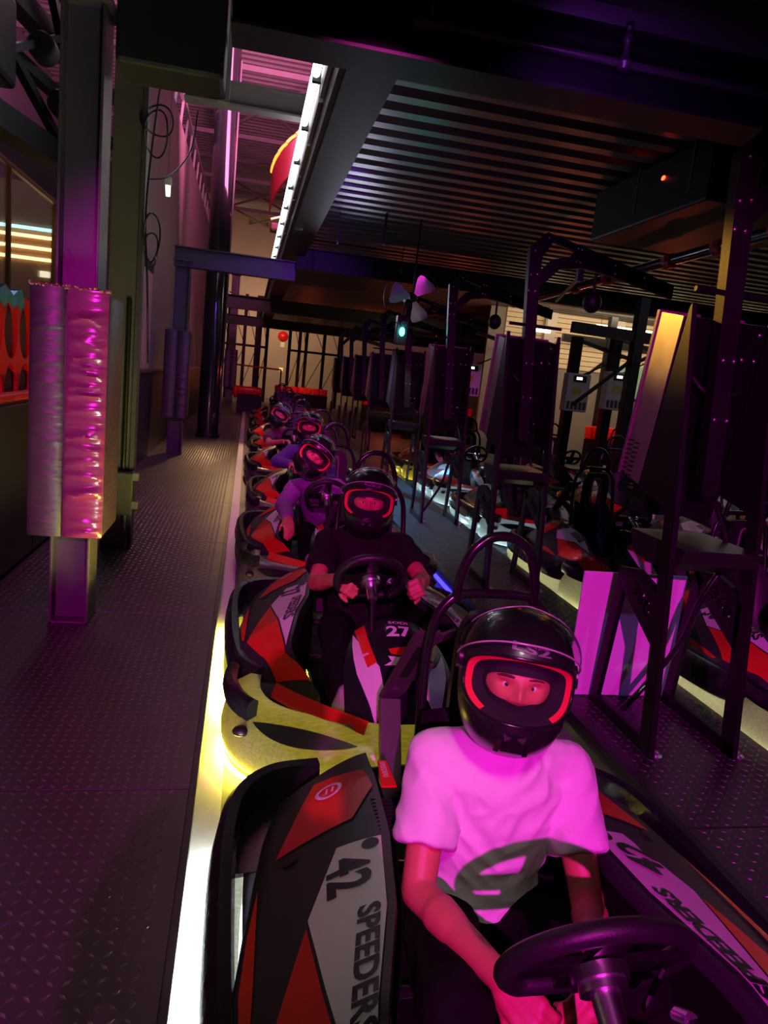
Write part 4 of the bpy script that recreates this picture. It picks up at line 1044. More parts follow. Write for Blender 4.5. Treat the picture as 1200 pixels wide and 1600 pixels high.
def person(label, J, head, hrot, top, trou, sleeve='short', vox=.006, hands=(None, None), helmet=True, base=None, group='seated kart drivers', lookx=0, shr=1.0):
    """J: joints in world space; head: centre; hrot: euler of the head"""
    base = V(base); t = thing('person', label, 'person', base, (0, 0, 0), group)
    L = {k_: V(v) - base for k_, v in J.items()}; hc = V(head) - base; q = Euler(hrot).to_quaternion(); inv = None
    body = MB(); sp = [L['pelvis'], L['waist'], L['chest'], L['neck']]
    for a, b, r0, r1 in ((0, 1, .11, .10), (1, 2, .10, .12), (2, 3, .11, .055)): tcap(body, sp[a], sp[b], r0, r1)
    tcap(body, L['neck'], hc + q @ V((0, .02, -.05)), .055, .055)
    body.ell(hc, .07, .085, .10, 16, 12, q)
    for s in 'lr':
        tcap(body, L['sh' + s], L['el' + s], .05, .041); tcap(body, L['el' + s], L['wr' + s], .042, .029)
        m_ = L['el' + s].lerp(L['wr' + s], .3); tcap(body, m_, L['el' + s].lerp(L['wr' + s], .45), .044, .040)
        tcap(body, L['pelvis'], L['hip' + s], .09, .085); tcap(body, L['hip' + s], L['kn' + s], .075, .055); tcap(body, L['kn' + s], L['an' + s], .052, .036)
        tcap(body, L['an' + s], L['toe' + s], .036, .03)
    for i, s in enumerate('lr'):
        h = hands[i]
        if h: hand(body, L['wr' + s], h[0], h[1], h[2], h[3])
        else: hand(body, L['wr' + s], L['wr' + s] - L['el' + s], V((0, 0, -1)), .7, 1 if s == 'l' else -1)
    hm = HM['head_hi'].copy(); hm.transform(Matrix.Translation(hc) @ q.to_matrix().to_4x4())
    bo = ob('body', remesh(body, vox, M_SKIN, 'body', 3, hm), t)
    # shirt
    sh = MB(); ax = (L['shr'] - L['shl']).normalized(); secs = []
    up = [(L['pelvis'] - (L['waist'] - L['pelvis']) * .12, .158, .115), (L['pelvis'], .165, .125), (L['waist'], .16, .125), (L['waist'].lerp(L['chest'], .5), .168, .13), (L['chest'], .178, .13), (L['chest'].lerp(L['neck'], .5), .172, .112), (L['chest'].lerp(L['neck'], .78), .12, .085), (L['neck'] + (L['neck'] - L['chest']) * .06, .075, .07)]
    for i, (c, rx, ry) in enumerate(up):
        tv = (up[min(i + 1, 7)][0] - up[max(i - 1, 0)][0]).normalized(); fy = tv.cross(ax).normalized(); secs.append([c + ax * (rx * shr * math.copysign(abs(math.cos(a)) ** .85, math.cos(a))) + fy * (ry * shr * math.sin(a)) for a in [2 * PI * k_ / 24 for k_ in range(24)]])
    sh.loft(secs)
    tr = L['chest'].lerp(L['neck'], .62)
    for s in 'lr':
        tcap(sh, tr, L['sh' + s], .075, .072)
        if sleeve == 'short': e = L['sh' + s].lerp(L['el' + s], .66); sh.tube([L['sh' + s], L['sh' + s].lerp(e, .5), e], [.072, .074, .073], 20)
        else: tcap(sh, L['sh' + s], L['el' + s], .070, .060); tcap(sh, L['el' + s], L['el' + s].lerp(L['wr' + s], .9), .060, .044)
    ob({'short': 't_shirt', 'long': 'hoodie'}[sleeve], remesh(sh, vox * 1.2, top, 'shirt', 5, None, .0075), t)
    tq = MB(); tcap(tq, L['hipl'], L['hipr'], .115, .115); tcap(tq, L['pelvis'], L['pelvis'].lerp(L['waist'], .3), .13, .12)
    for s in 'lr': tcap(tq, L['hip' + s], L['kn' + s], .098, .074); tcap(tq, L['kn' + s], L['kn' + s].lerp(L['an' + s], .92), .072, .052)
    ob('trousers', remesh(tq, vox * 1.4, trou, 'trousers', 5, None, .007), t)
    for s in 'lr':
        sm = MB(); d = (L['toe' + s] - L['an' + s]).normalized(); tcap(sm, L['an' + s] - d * .02 - V((0, 0, .0)), L['toe' + s] + d * .03, .046, .04); ob('shoe', remesh(sm, .008, M_SHOE, 'shoe', 3), t)
    k = HM; er = tuple(hrot); bl = ob('balaclava', k['bala'], t, hc, er)
    for s in (-1, 1):
        d = k['azel'](math.radians(s * 20.5), math.radians(1)); p = q @ (d * (head_r(d) - .0078)) + hc
        ey = ob('eye', k['eye'], t, p, er); ir = ob('iris', k['iris'], ey, (0, 0, 0), (0, 0, lookx))
        ob('eyebrow', k['browL' if s > 0 else 'browR'], t, hc, er)
    if helmet:
        h = ob('helmet', k['shell'], t, hc + q @ V((0, .022, .004)), er); h.scale = (1.05, 1.05, 1.08)
        for nm, ky in (('red_lining', 'lining'), ('chin_lining', 'chinl'), ('cheek_pad', 'cheek'), ('port_gasket', 'gasket'), ('visor', 'visor'), ('visor_edge', 'vedge'), ('visor_pivot', 'pivot1'), ('visor_pivot', 'pivot-1'), ('chin_vent', 'vent'), ('vent_highlight', 'venthl'), ('helmet_lettering', 'logo'), ('brow_trim', 'brow')): ob(nm, k[ky], h)
    return t


def seated(cx, cy, **kw):
    J = dict(pelvis=(cx, cy + .27, .21), waist=(cx, cy + .27, .36), chest=(cx - .005, cy + .25, .55), neck=(cx - .01, cy + .22, .735),
             shl=(cx - .185, cy + .24, .665), shr=(cx + .185, cy + .24, .65), ell=(cx - .24, cy + .08, .44), elr=(cx + .24, cy + .08, .44), wrl=(cx - .14, cy - .2, .46), wrr=(cx + .14, cy - .2, .46),
             hipl=(cx - .1, cy + .22, .2), hipr=(cx + .1, cy + .22, .2), knl=(cx - .2, cy - .22, .36), knr=(cx + .2, cy - .22, .36), anl=(cx - .2, cy - .66, .16), anr=(cx + .2, cy - .66, .16), toel=(cx - .2, cy - .74, .26), toer=(cx + .2, cy - .74, .26))
    J.update(kw); return J


R = math.radians
# driver of kart 42
c = (.69, 1.35)
J = seated(*c, pelvis=(.69, 1.60, .22), waist=(.69, 1.60, .36), chest=(.70, 1.58, .55), neck=(.685, 1.555, .715), shl=(.535, 1.59, .64), shr=(.885, 1.58, .615), ell=(.475, 1.42, .40), elr=(.90, 1.40, .38), wrl=(.575, 1.13, .43), wrr=(.80, 1.15, .42))
person('person in a white t-shirt and black helmet seated in kart 42', J, (.677, 1.50, .905), (R(-9), R(3), R(-17)), M_WTEE, M_TROU, 'short', .0052, (((.5, -.75, -.3), (.6, .2, -.6), .55, 1), ((-.6, -.75, -.2), (-.5, .2, -.6), .55, -1)), base=(.69, 1.45, .07), lookx=R(-6), shr=1.03)
c = (.69, 3.47)
J = seated(*c, pelvis=(.69, 3.70, .22), waist=(.69, 3.70, .40), chest=(.68, 3.66, .58), neck=(.66, 3.60, .76), shl=(.475, 3.62, .70), shr=(.865, 3.62, .70), ell=(.40, 3.38, .55), elr=(.935, 3.36, .60), wrl=(.465, 3.10, .655), wrr=(.845, 3.08, .665))
person('person in a black t-shirt and black helmet seated in kart 27', J, (.645, 3.50, .955), (R(-5), R(2), R(-9)), M_BTEE, M_TROU, 'short', .005, (((.5, -.85, -.05), (.7, .3, -.55), 1.35, 1), ((-.25, -.95, .05), (-.8, .2, -.5), 1.2, -1)), base=(.69, 3.6, .07), shr=1.06)
# third driver leaning out to the left, hand on the pod
c = (.72, 5.59)
J = seated(*c, pelvis=(.72, 5.80, .22), waist=(.70, 5.78, .38), chest=(.64, 5.66, .56), neck=(.585, 5.52, .745), shl=(.42, 5.52, .665), shr=(.76, 5.62, .68), ell=(.33, 5.30, .56), elr=(.92, 5.45, .60), wrl=(.355, 5.02, .525), wrr=(.78, 5.22, .62))
person('person in a purple hoodie leaning out of the third kart', J, (.545, 5.38, .94), (R(-4), R(32), R(-10)), M_HOODP, M_TROU, 'long', .009, (((.05, -.8, -.5), (0, .35, -.9), .25, 1), None), base=(.72, 5.7, .07))
c = (.77, 7.71)
J = seated(*c, neck=(.70, 7.72, .78), chest=(.72, 7.82, .58), shl=(.52, 7.76, .70), shr=(.88, 7.78, .70), ell=(.36, 7.55, .60), wrl=(.50, 7.25, .62))
person('person in a blue hoodie with raised visor in the fourth kart', J, (.68, 7.60, .985), (R(-4), R(3), R(-8)), M_HOODB, M_TROU, 'long', .010, base=(.77, 7.8, .07))
c = (.76, 10.08)
J = seated(*c, pelvis=(.76, 10.25, .22), waist=(.70, 10.22, .40), chest=(.60, 10.10, .60), neck=(.50, 10.0, .76), shl=(.36, 10.02, .67), shr=(.68, 10.08, .68), ell=(.33, 9.70, .56), wrl=(.52, 9.48, .63))
person('person in a maroon t-shirt with a bare forearm in the fifth kart', J, (.475, 9.90, .945), (R(-4), R(30), R(-6)), M_MAROON, M_TROU, 'short', .012, base=(.76, 10.1, .07))
# the photographer, whose shadow falls on the walkway and the nearest pod
J = dict(pelvis=(-.23, -.45, .92), waist=(-.23, -.45, 1.08), chest=(-.23, -.44, 1.28), neck=(-.22, -.43, 1.48), shl=(-.40, -.44, 1.40), shr=(-.05, -.42, 1.40), ell=(-.44, -.34, 1.16), elr=(.0, -.30, 1.24), wrl=(-.20, -.17, 1.30), wrr=(.0, -.16, 1.40),
         hipl=(-.33, -.45, .88), hipr=(-.13, -.45, .88), knl=(-.34, -.44, .50), knr=(-.12, -.44, .50), anl=(-.35, -.42, .12), anr=(-.14, -.42, .12), toel=(-.35, -.54 + .25, .10), toer=(-.14, -.54 + .25, .10))
person('standing person taking the photograph, seen only by the shadow on the walkway', J, (-.21, -.42, 1.66), (0, 0, 0), M_BTEE, M_TROU, 'short', .012, base=(-.23, -.44, .055), group='photographer', helmet=False)
# ================================================================== background things
# glazed room on the left with warm strips
wn = struct('window_1', MB().box(-3.25, -3.15, 6.0, 6.6, 0, 4.4).box(-3.25, -3.15, 12.95, 13.4, 0, 4.4).box(-3.25, -3.15, 6.6, 12.95, 3.78, 4.4).box(-3.25, -3.15, 6.6, 12.95, 0, 1.3), M_WALLD, label='wide window onto a warm lit room past the left column')
part('window_frame', MB().bbox(-3.2, -3.12, 6.6, 12.95, 3.72, 3.78, .01), mat('brass_frame', (0.35, 0.2, 0.1), 0.35, metal=.5, noise=.1), wn)
part('window_jamb', MB().bbox(-3.2, -3.12, 12.8, 12.95, 1.3, 3.72, .01), MATS['brass_frame'], wn)
part('mullion', MB().bbox(-3.2, -3.14, 10.5, 10.55, 1.3, 3.72, .008), mat('brass_frame', (0.35, 0.2, 0.1)), wn)
part('pane', MB().box(-3.185, -3.175, 6.6, 10.5, 1.3, 3.72), M_GLASS, wn); part('pane', MB().box(-3.185, -3.175, 10.55, 12.8, 1.3, 3.72), M_GLASS, wn)
M_WARMW = mat('warm_room_wall', (0.42, 0.25, 0.13), 0.7, noise=.1)
struct('wall_room_back', MB().box(-5.2, -5.1, 5.5, 16, 0, 4.4), M_WARMW, label='brown wall of the lit room behind the window')
struct('wall_room_end', MB().box(-5.1, -3.2, 14.8, 15, 0, 4.4), M_WARMW, label='brown end wall of the lit room behind the window')
WS = glow('warm_strip', (1.0, .72, .34), 7); CS = glow('cyan_strip', (.45, .85, 1.0), 5)
for i, z in enumerate((3.07, 3.26, 3.46, 3.60)):
    o = part('strip_light', MB().bbox(-5.09, -3.4, 14.74, 14.79, z - .028, z + .028, .01), WS if i < 3 else CS)
    tag(o, ['lowest warm strip light inside the window room', 'middle warm strip light inside the window room', 'upper warm strip light inside the window room', 'pale cyan strip light above the warm ones in the window room'][i], 'light strip', 'strip lights in the window room')
o = part('exit_sign', MB().bbox(-3.90, -3.72, 14.75, 14.79, 2.76, 2.87, .01), glow('sign_glow', (1, .9, .65), 3)); tag(o, 'small lit white sign on the wall of the window room', 'sign')
point('room_lamp', (-4.3, 10.5, 3.7), (1.0, .62, .28), 18, .15)
# red barrier with oval holes behind the rail


def holed(name, L, H, rows, cols, rx, rz, m, th=.035):
    ou = [(0, 0), (L, 0), (L, H), (0, H)]; mb = MB(); n = 24; cw, ch = L / cols, H / rows
    for r in range(rows):
        for c_ in range(cols):
            cx, cz = (c_ + .5) * cw, (r + .5) * ch; sq = []; el = []
            for i in range(n):
                a = 2 * PI * i / n + PI / 4; ux, uz = math.cos(a), math.sin(a); k_ = 1 / max(abs(ux), abs(uz)); sq.append((cx + ux * k_ * cw / 2, cz + uz * k_ * ch / 2)); el.append((cx + rx * ux, cz + rz * uz))
            for x_ in (0, -th): mb.add([(x_, a, b) for a, b in sq + el], [(i, (i + 1) % n, n + (i + 1) % n, n + i) for i in range(n)])
            mb.add([(x_, a, b) for x_ in (0, -th) for a, b in el], [(i, (i + 1) % n, n + (i + 1) % n, n + i) for i in range(n)])
    mb.box(-th, 0, 0, L, H, H + .03); return mb.mesh(name, m, 40)


o = ob('track_barrier', holed('track_barrier', 2.6, .84, 2, 8, .142, .195, M_REDP), None, (-1.62, 4.0, 1.0)); tag(o, 'glossy red barrier with black oval openings above the left rail', 'barrier')
o = part('barrier_dark_sheet', MB().box(-1.72, -1.70, 4.0, 6.6, 0.05, 1.82), M_INK); tag(o, 'black sheet added to keep the oval openings of the red barrier dark', 'sheet')  # black sheet added so the openings look dark
o = part('plastic_wrap', MB().loft([[(-1.70, 4.9 + .09 * i, 1.88 + .03 * math.sin(2.1 * i)), (-1.60, 4.9 + .09 * i, 1.895 + .03 * math.sin(1.7 * i + 1)), (-1.585, 4.92 + .09 * i, 1.81 - .04 * (i % 2))] for i in range(9)], caps=False, closed_sec=False), mat('foil_lit_blue', (.12, .4, .75), .18, metal=.4, noise=.2, bump=.5, bscale=20)); tag(o, 'crumpled plastic wrap with cyan-blue light in its colour on top of the red barrier', 'wrap')  # cyan-blue light falling on the wrap is put into its base colour
# dark overhead machinery left of the nearest column
t = thing('ride_gantry', 'dark overhead gantry of girders and struts at the upper left', 'gantry', (-2.75, 7.8, 3.6))
for a, b, w_, h_ in (((-.6, -3, .1), (.6, 2.6, .1), .3, .25), ((-.6, -3, 1.5), (.7, 2.9, 1.2), .2, .2), ((.0, -1, 1.4), (.5, 2, .1), .09, .09), ((.5, 1, 1.5), (.6, 2.6, .1), .08, .08), ((.1, -.6, .2), (.6, 1.6, 1.4), .07, .07), ((-.5, -2, 1.0), (.8, 2.8, .6), .12, .12)):
    part('girder', MB().bar(a, b, w_, h_), M_BLACK, t)
part('motor_case', MB().bbox(-.3, .35, -1.2, .4, .35, 1.15, .05), M_BLACK, t)
for p in ((.45, .9, .95), (.55, 1.3, .55)): part('drum', MB().lathe([(.12, -.12), (.14, -.1), (.14, .1), (.12, .12)], 20, p, 'y'), M_COLGREY, t, 40)
area('outer_wall_fill_cool', (-3.9, 12, 8.2), (-5.0, 12, 4.5), (.7, .72, 1.0), 160, 2.5, 4)  # added cool area lamp brightening the outer left wall
# junction box, conduits and cable coils by the columns
t = thing('junction_box', 'grey electrical box on short legs behind the nearest column', 'box', (-.89, 5.72, .05))
part('case', MB().bbox(-.06, .09, -.09, .03, .28, .62, .012), M_COLGREY, t); part('clamp', MB().bbox(.08, .13, -.10, -.05, .34, .40, .005), M_GREYP, t); part('clamp', MB().bbox(.08, .13, -.10, -.05, .56, .62, .005), M_GREYP, t)
part('leg', MB().cyl((.03, -.03, 0), (.03, -.03, .30), .022, 10), M_COLGREY, t); part('conduit', MB().tube([(0, 0, .6), (0, 0, 1.9)], .018, 8), M_BLACK, t)
t = thing('cable_coil', 'loose black cables hanging from the grey square column', 'cable', (-.80, 5.75, 2.4))
for i, (zc, r0, r1) in enumerate(((.0, .07, .17), (-.08, .06, .12), (.72, .10, .16), (.80, .14, .10))):
    part('cable_loop', MB().tube([(.05 + r0 * math.sin(2 * PI * j / 24) * .8, -.05 + .05 * math.sin(4 * PI * j / 24 + i), zc + r1 * math.cos(2 * PI * j / 24)) for j in range(24)], .007, 6, closed=True), M_INK, t, 60)
part('cable_drop', MB().tube(curve_pts([(.06, -.05, -.9), (.03, -.05, -.3), (.0, -.05, .2), (.05, -.05, .9), (.10, -.05, 1.2)], 8), .008, 6), M_INK, t, 60)
part('cable_swag', MB().tube(curve_pts([(.02, -.05, .40), (.14, .1, .48), (.25, .4, .75), (.27, .6, 1.1)], 8), .006, 6), M_INK, t, 60)
t = thing('hanging_lamp', 'small white emergency lamp hanging on a cord by the tan wall', 'lamp', (-.92, 8.0, 3.16))
part('cord', MB().tube([(0, 0, .16), (-.02, 0, 5.8)], .004, 6), M_GREYP, t); part('housing', MB().bbox(-.035, .035, -.03, .03, .10, .18, .01), mat('lamp_white', (.6, .6, .62), .4, noise=.05), t)
part('lens', MB().tube([(0.005, 0, 0.0), (.0, 0, .1)], [.022, .026], 12), glow('lamp_glow', (.95, 1, .85), 2.0), t, 40)
# lattice girder on top of the tan wall
t = thing('lattice_girder', 'ladder like lattice girder along the top of the tan wall', 'girder', (-1.52, 9.4, 5.66))
part('chord', MB().box(-.04, .04, 0, 28, 0, .06), M_STEEL, t); part('chord', MB().box(-.04, .04, 0, 28, .62, .68), M_STEEL, t)
for i in range(26): part('rung', MB().bar((0, i * 1.05, .03), (0, i * 1.05 + .4, .65), .04, .04), M_STEEL, t)
# raised red curved track wall with an orange light line
t = thing('raised_track_wall', 'curved red track wall with glowing orange edge seen through the roof opening', 'track wall', (.2, 16.0, 4.6))
arc = [(.62 - .62 * math.cos(a), -1.2 * math.sin(a) * .4, 0) for a in [PI * .5 * i / 10 for i in range(11)]]
mb = MB(); mb.loft([[(x, y, .1 + .10 * i), (x, y, .85 + .085 * i), (x + .03, y + .03, .85 + .085 * i), (x + .03, y + .03, .1 + .10 * i)] for i, (x, y, z) in enumerate(arc)]); part('wall_panel', mb, mat('dim_red', (.07, .004, .005), .4, noise=.1), t, 50)
ORG = glow('orange_edge', (1.0, .16, .02), 4)
for i in range(0, 10, 2):
    (x0, y0, _), (x1, y1, _), (x2, y2, _) = arc[i], arc[i + 1], arc[min(i + 2, 10)]
    part('light_segment', MB().tube([(x0, y0, .92 + .085 * i), (x1, y1, .92 + .085 * (i + 1)), (x2, y2, .90 + .085 * (i + 2))], .03, 8), ORG, t, 60)
part('lower_ramp', MB().bbox(.05, .7, -.3, .1, -.25, -.1, .03), mat('dim_red', (.25, .01, .012)), t); part('ramp_light', MB().tube([(.05, -.32, -.05), (.2, -.34, .0), (.4, -.34, .06)], .02, 8), glow('ramp_glow', (1, .35, .2), 2), t, 60)
# ceiling services
t = thing('air_handler', 'black ceiling air handler box with a tiny red light', 'air handler', (3.2, 5.75, 3.1))
part('case', MB().bbox(-.02, 1.3, -.75, 1.1, 0, .46, .02), M_BLACK, t); part('grille_bar', MB().box(-.025, -.02, -.5, -.48, .1, .5), M_COLGREY, t); part('grille_bar', MB().box(-.025, -.02, .3, .32, .1, .5), M_COLGREY, t)
part('red_light', MB().ell((-.025, -.1, .30), .006, .03, .018, 8, 6), glow('red_led', (1, .03, .01), 14), t)
part('hanger', MB().tube([(.1, -.7, .44), (.1, -.7, .5)], .01, 6), M_BLACK, t)
t = thing('sprinkler_pipe', 'dark sprinkler pipe across the nearest ceiling bay', 'pipe', (.75, 3.93, 3.37)); part('pipe', MB().tube([(0, 0, 0), (7, 0, 0)], .022, 10), M_PIPE, t, 40)
part('end_cap', MB().tube([(-.05, 0, 0), (.03, 0, 0)], .035, 12), M_PIPE, t, 40)
for x in (1.12, 3.0):
    part('drop_fitting', MB().lathe([(.03, -.03), (.045, 0), (.03, .03), (.018, .05), (.018, .10), (.026, .11), (.026, .14), (.012, .16), (.02, .18)], 12, (x, 0, 0)), M_PIPE, t, 40)
part('hanger_rod', MB().tube([(.04, 0, 0), (.05, 0, .22)], .006, 6), M_GREYP, t)
t = thing('coupled_pipe', 'black overhead pipe with red couplings on the right', 'pipe', (3.75, 4.4, 2.96)); part('pipe', MB().tube([(0, 0, 0), (.4, 7, .02)], .05, 14), M_BLKGLOSS, t, 40)
for d in (.55, 1.3, 2.1, 3.2, 3.45, 4.4): part('coupling', MB().tube([(d * .057, d - .05, 0), (d * .057, d + .05, 0)], .068, 14).box(d * .057 - .085, d * .057 + .085, d - .03, d + .03, -.02, .02), M_REDC, t, 40)
t = thing('lower_pipe', 'thin pale conduit beneath the coupled pipe', 'pipe', (3.2, 7.0, 2.78)); part('pipe', MB().tube([(0, 0, 0), (.9, 2.6, .1)], .018, 8), M_GREYP, t, 40); part('clip', MB().box(-.03, .03, -.03, .03, -.04, .12), M_GREYP, t)
for i, (x, y) in enumerate(((1.0, 9.5), (1.55, 9.2), (2.2, 11.2))):
    t = thing('sprinkler_drop', ['sprinkler drop nearest the edge beam', 'thick sprinkler drop left of the fan', 'sprinkler drop above the fan'][i], 'sprinkler', (x, y, 3.2), group='sprinkler drops')
    part('stem', MB().tube([(0, 0, .03), (0, 0, .38)], .008 if i != 1 else .018, 8), M_PIPE, t); part('head', MB().lathe([(.012, 0), (.02, .01), (.01, .03)], 10), M_GREYP, t)
# ceiling fan and signal light
t = thing('cage_fan', 'three bladed fan hanging below the deck above the lane', 'fan', (1.95, 9.0, 2.60))
part('hub', MB().lathe([(.03, -.06), (.045, -.04), (.045, .05), (.03, .06)], 16, (0, 0, 0), 'y'), M_BLACK, t, 40)
part('cage_ring', MB().tube([(.36 * math.cos(2 * PI * i / 36), .03, .36 * math.sin(2 * PI * i / 36)) for i in range(36)], .006, 6, closed=True), M_BLACK, t, 60)
part('drop_rod', MB().tube([(0, .05, 0), (.02, .08, .95)], .012, 8), M_BLACK, t); part('motor', MB().lathe([(.06, .06), (.08, .08), (.08, .22), (.05, .25)], 16, (0, 0, 0), 'y'), M_BLACK, t, 40)
M_BLADE = mat('fan_blade_metal', (.55, .5, .55), .25, metal=.9, noise=.1, nscale=20)
for a in (172, 52, -65):
    a = R(a); ca, sa = math.cos(a), math.sin(a); P = []
    for r_, w_, tw in ((.05, .03, .5), (.10, .05, .5), (.16, .09, .45), (.22, .12, .4), (.27, .12, .35), (.29, .08, .3)):
        P.append([(ca * r_ - sa * w_ * u, tw * w_ * u - .02, sa * r_ + ca * w_ * u) for u in (-1, -.5, 0, .5, 1)])
    part('blade', MB().loft(P, closed_sec=False), M_BLADE, t, 60)
t = thing('signal_light', 'green signal light glowing under the fan', 'signal light', (1.86, 9.05, 2.08))
part('housing', MB().bbox(-.07, .07, -.04, .08, -.06, .30, .01), M_BLACK, t); part('lens', MB().ell((0, -.045, .10), .035, .02, .055, 14, 10), glow('green_lens', (.05, 1.0, .72), 12), t, 60); part('hood', MB().tube([(0, -.03, .20), (0, -.12, .19)], .04, 12), M_BLACK, t, 40); part('lens', MB().ell((0, -.045, .22), .03, .02, .035, 14, 10), mat('dark_lens', (.02, .03, .03), .15, noise=.05), t, 60)
part('bracket', MB().tube([(0, .06, .28), (.05, .06, .6)], .012, 8), M_BLACK, t); point('signal_glow', (1.85, 8.9, 2.2), (.05, 1, .75), 2.0, .04)
spot('fan_magenta', (1.3, 7.8, 3.3), (1.85, 9, 2.6), (1, .05, .85), 14, 30, .5, .03)
# far end: frames, bell, signs, barriers
for lb, xs in (('left black storage rack with braced uprights before the far tan wall', (-1.25, -.95, -.25, .28, .42, .74)), ('right black storage rack with braced uprights, right of the red bell', (1.75, 2.2, 2.5, 3.3, 4.0))):
    t = thing('storage_rack', lb, 'rack', (xs[0], 33.0, 0), group='storage racks at the far wall')
    for i, x in enumerate(xs):
        x -= xs[0]; part('upright', MB().box(x - .07, x + .07, -.06, .06, 0, 4.6), M_BLACK, t)
        if i < len(xs) - 1:
            n_ = xs[i + 1] - xs[0]; part('brace', MB().bar((x, .1, .6), (n_, .1, 2.3), .03, .03), M_BLACK, t); part('brace', MB().bar((n_, .1, 2.5), (x, .1, 4.2), .03, .03), M_BLACK, t); part('tie', MB().box(x, n_, -.02, .02, 2.36, 2.46), M_BLACK, t)
t = thing('rail_fence', 'dark red topped rail across the far end of the lane', 'rail', (-1.2, 31.5, 0)); part('top_rail', MB().tube([(0, 0, 1.55), (2.6, 0, 1.5)], .035, 8), M_REDC, t, 40)
for x in (.0, 2.6): part('post', MB().box(x - .03, x + .03, -.03, .03, 0, 1.5), M_BLACK, t)
o = part('alarm_bell', MB().lathe([(.05, -.18), (.2, -.12), (.26, -.03), (.26, 0)], 24, (1.63, 37.49, 3.17), 'y'), mat('bell_red', (.6, .01, .01), .3, noise=.05), None, 40); tag(o, 'round red alarm bell on the far tan wall', 'bell')
o = part('wall_notice', MB().bbox(1.52, 1.74, 37.46, 37.5, 2.62, 2.88, .01), mat('notice_cream', (.7, .66, .5), .6, noise=.1)); tag(o, 'cream notice just below the red bell', 'sign')
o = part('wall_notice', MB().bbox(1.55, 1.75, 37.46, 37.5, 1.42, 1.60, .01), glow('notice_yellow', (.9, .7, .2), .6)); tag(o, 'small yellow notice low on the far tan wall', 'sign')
RB = glow('red_block_lit', (1.0, .02, .01), .9)


def redrow(label, x, y, z, n, rz, ledge=True):
    t = thing('block_barrier', label, 'barrier', (x, y, 0), (0, 0, rz), 'red block barriers at the track edge')
    me = MB().bbox(0, .30, -.15, .15, z - .28, z, .04).bbox(.04, .26, -.17, -.14, z - .22, z - .06, .02).mesh('red_block', mat('red_block_plastic', (.75, .012, .01), .35, noise=.1))
    for i in range(n): ob('red_block', me, t, (i * .33, 0, 0))
    part('support', MB().box(0, n * .33, -.1, .1, 0, z - .28), M_BLACK, t)
    point('barrier_light', (x + n * .16 * math.cos(rz), y - .9, z + .25), (1.0, .12, .05), 16, .1)
    return t


redrow('red block barrier behind the far racks', 1.2, 31.8, .85, 7, 0); redrow('red block barrier left of the fifth stand', 3.4, 21.2, 1.05, 4, 0); redrow('longest red block barrier behind the fourth stand', 4.35, 19.6, 1.02, 6, -.05)
redrow('red block barrier under the white charger', 7.2, 14.2, 1.06, 5, 0); redrow('red block barrier beyond the parked karts', 5.6, 15.0, 1.05, 3, .1)
t = thing('padded_rail', 'rounded red padded rail behind the last kart of the queue', 'rail', (.1, 24.6, 0)); part('pad', MB().bbox(-.48, .42, -.12, .12, .58, .86, .09), M_REDP, t, 50); part('end_cap', MB().ell((-.46, 0, .66), .10, .13, .22, 14, 10), M_REDP, t, 60); part('base', MB().box(-.4, .42, -.1, .1, 0, .58), M_BLACK, t)
point('rail_lamp', (.2, 23.3, 1.6), (1, .2, .15), 3, .1)
# back right hall: slatted cream wall, chargers, posts
wr = struct('wall_back_right', MB().box(5.6, 16, 16.9, 17.0, 0, 4.6), mat('hall_back', (.2, .17, .16), .7, noise=.1), label='cream slatted back wall of the bright hall on the right')
M_SLAT = mat('cream_slat', (.62, .5, .36), .5, noise=.08)
for i in range(16): part('slat', MB().bbox(6.0, 15.5, 16.86, 16.9, 2.3 + i * .12, 2.41 + i * .12, .01), M_SLAT, wr)
for x in (7.1, 8.9, 10.8): part('pilaster', MB().bbox(x - .14, x + .14, 16.7, 16.9, 0, 4.5, .01), mat('pilaster_white', (.6, .52, .5), .5, noise=.05), wr)
part('teal_panel', MB().bbox(8.95, 10.5, 16.8, 16.86, 1.75, 2.55, .01), mat('teal_paint', (.22, .42, .36), .5, noise=.05), wr); part('teal_panel', MB().bbox(6.0, 7.0, 16.8, 16.86, 2.3, 2.8, .01), mat('teal_paint', (.22, .42, .36)), wr)
for i, (x0, x1, y, z) in enumerate(((7.6, 9.6, 15.3, 3.22), (10.6, 13.5, 15.3, 3.3), (6.0, 6.6, 15.5, 2.98))):
    o = thing('tube_lamp', ['fluorescent tube above the nearer charger', 'long fluorescent tube at the right edge', 'short fluorescent tube left of the white pilaster'][i], 'light', (x0, y, z), group='fluorescent tubes in the bright hall'); part('tube', MB().bbox(0, x1 - x0, 0, .08, 0, .07, .015), glow('hall_tube', (1, .86, .5), 6), o)
    for xx in (.1, x1 - x0 - .1): part('hanger', MB().cyl((xx, .04, .07), (xx, .04, 3.6 - z), .006, 6), M_BLACK, o)


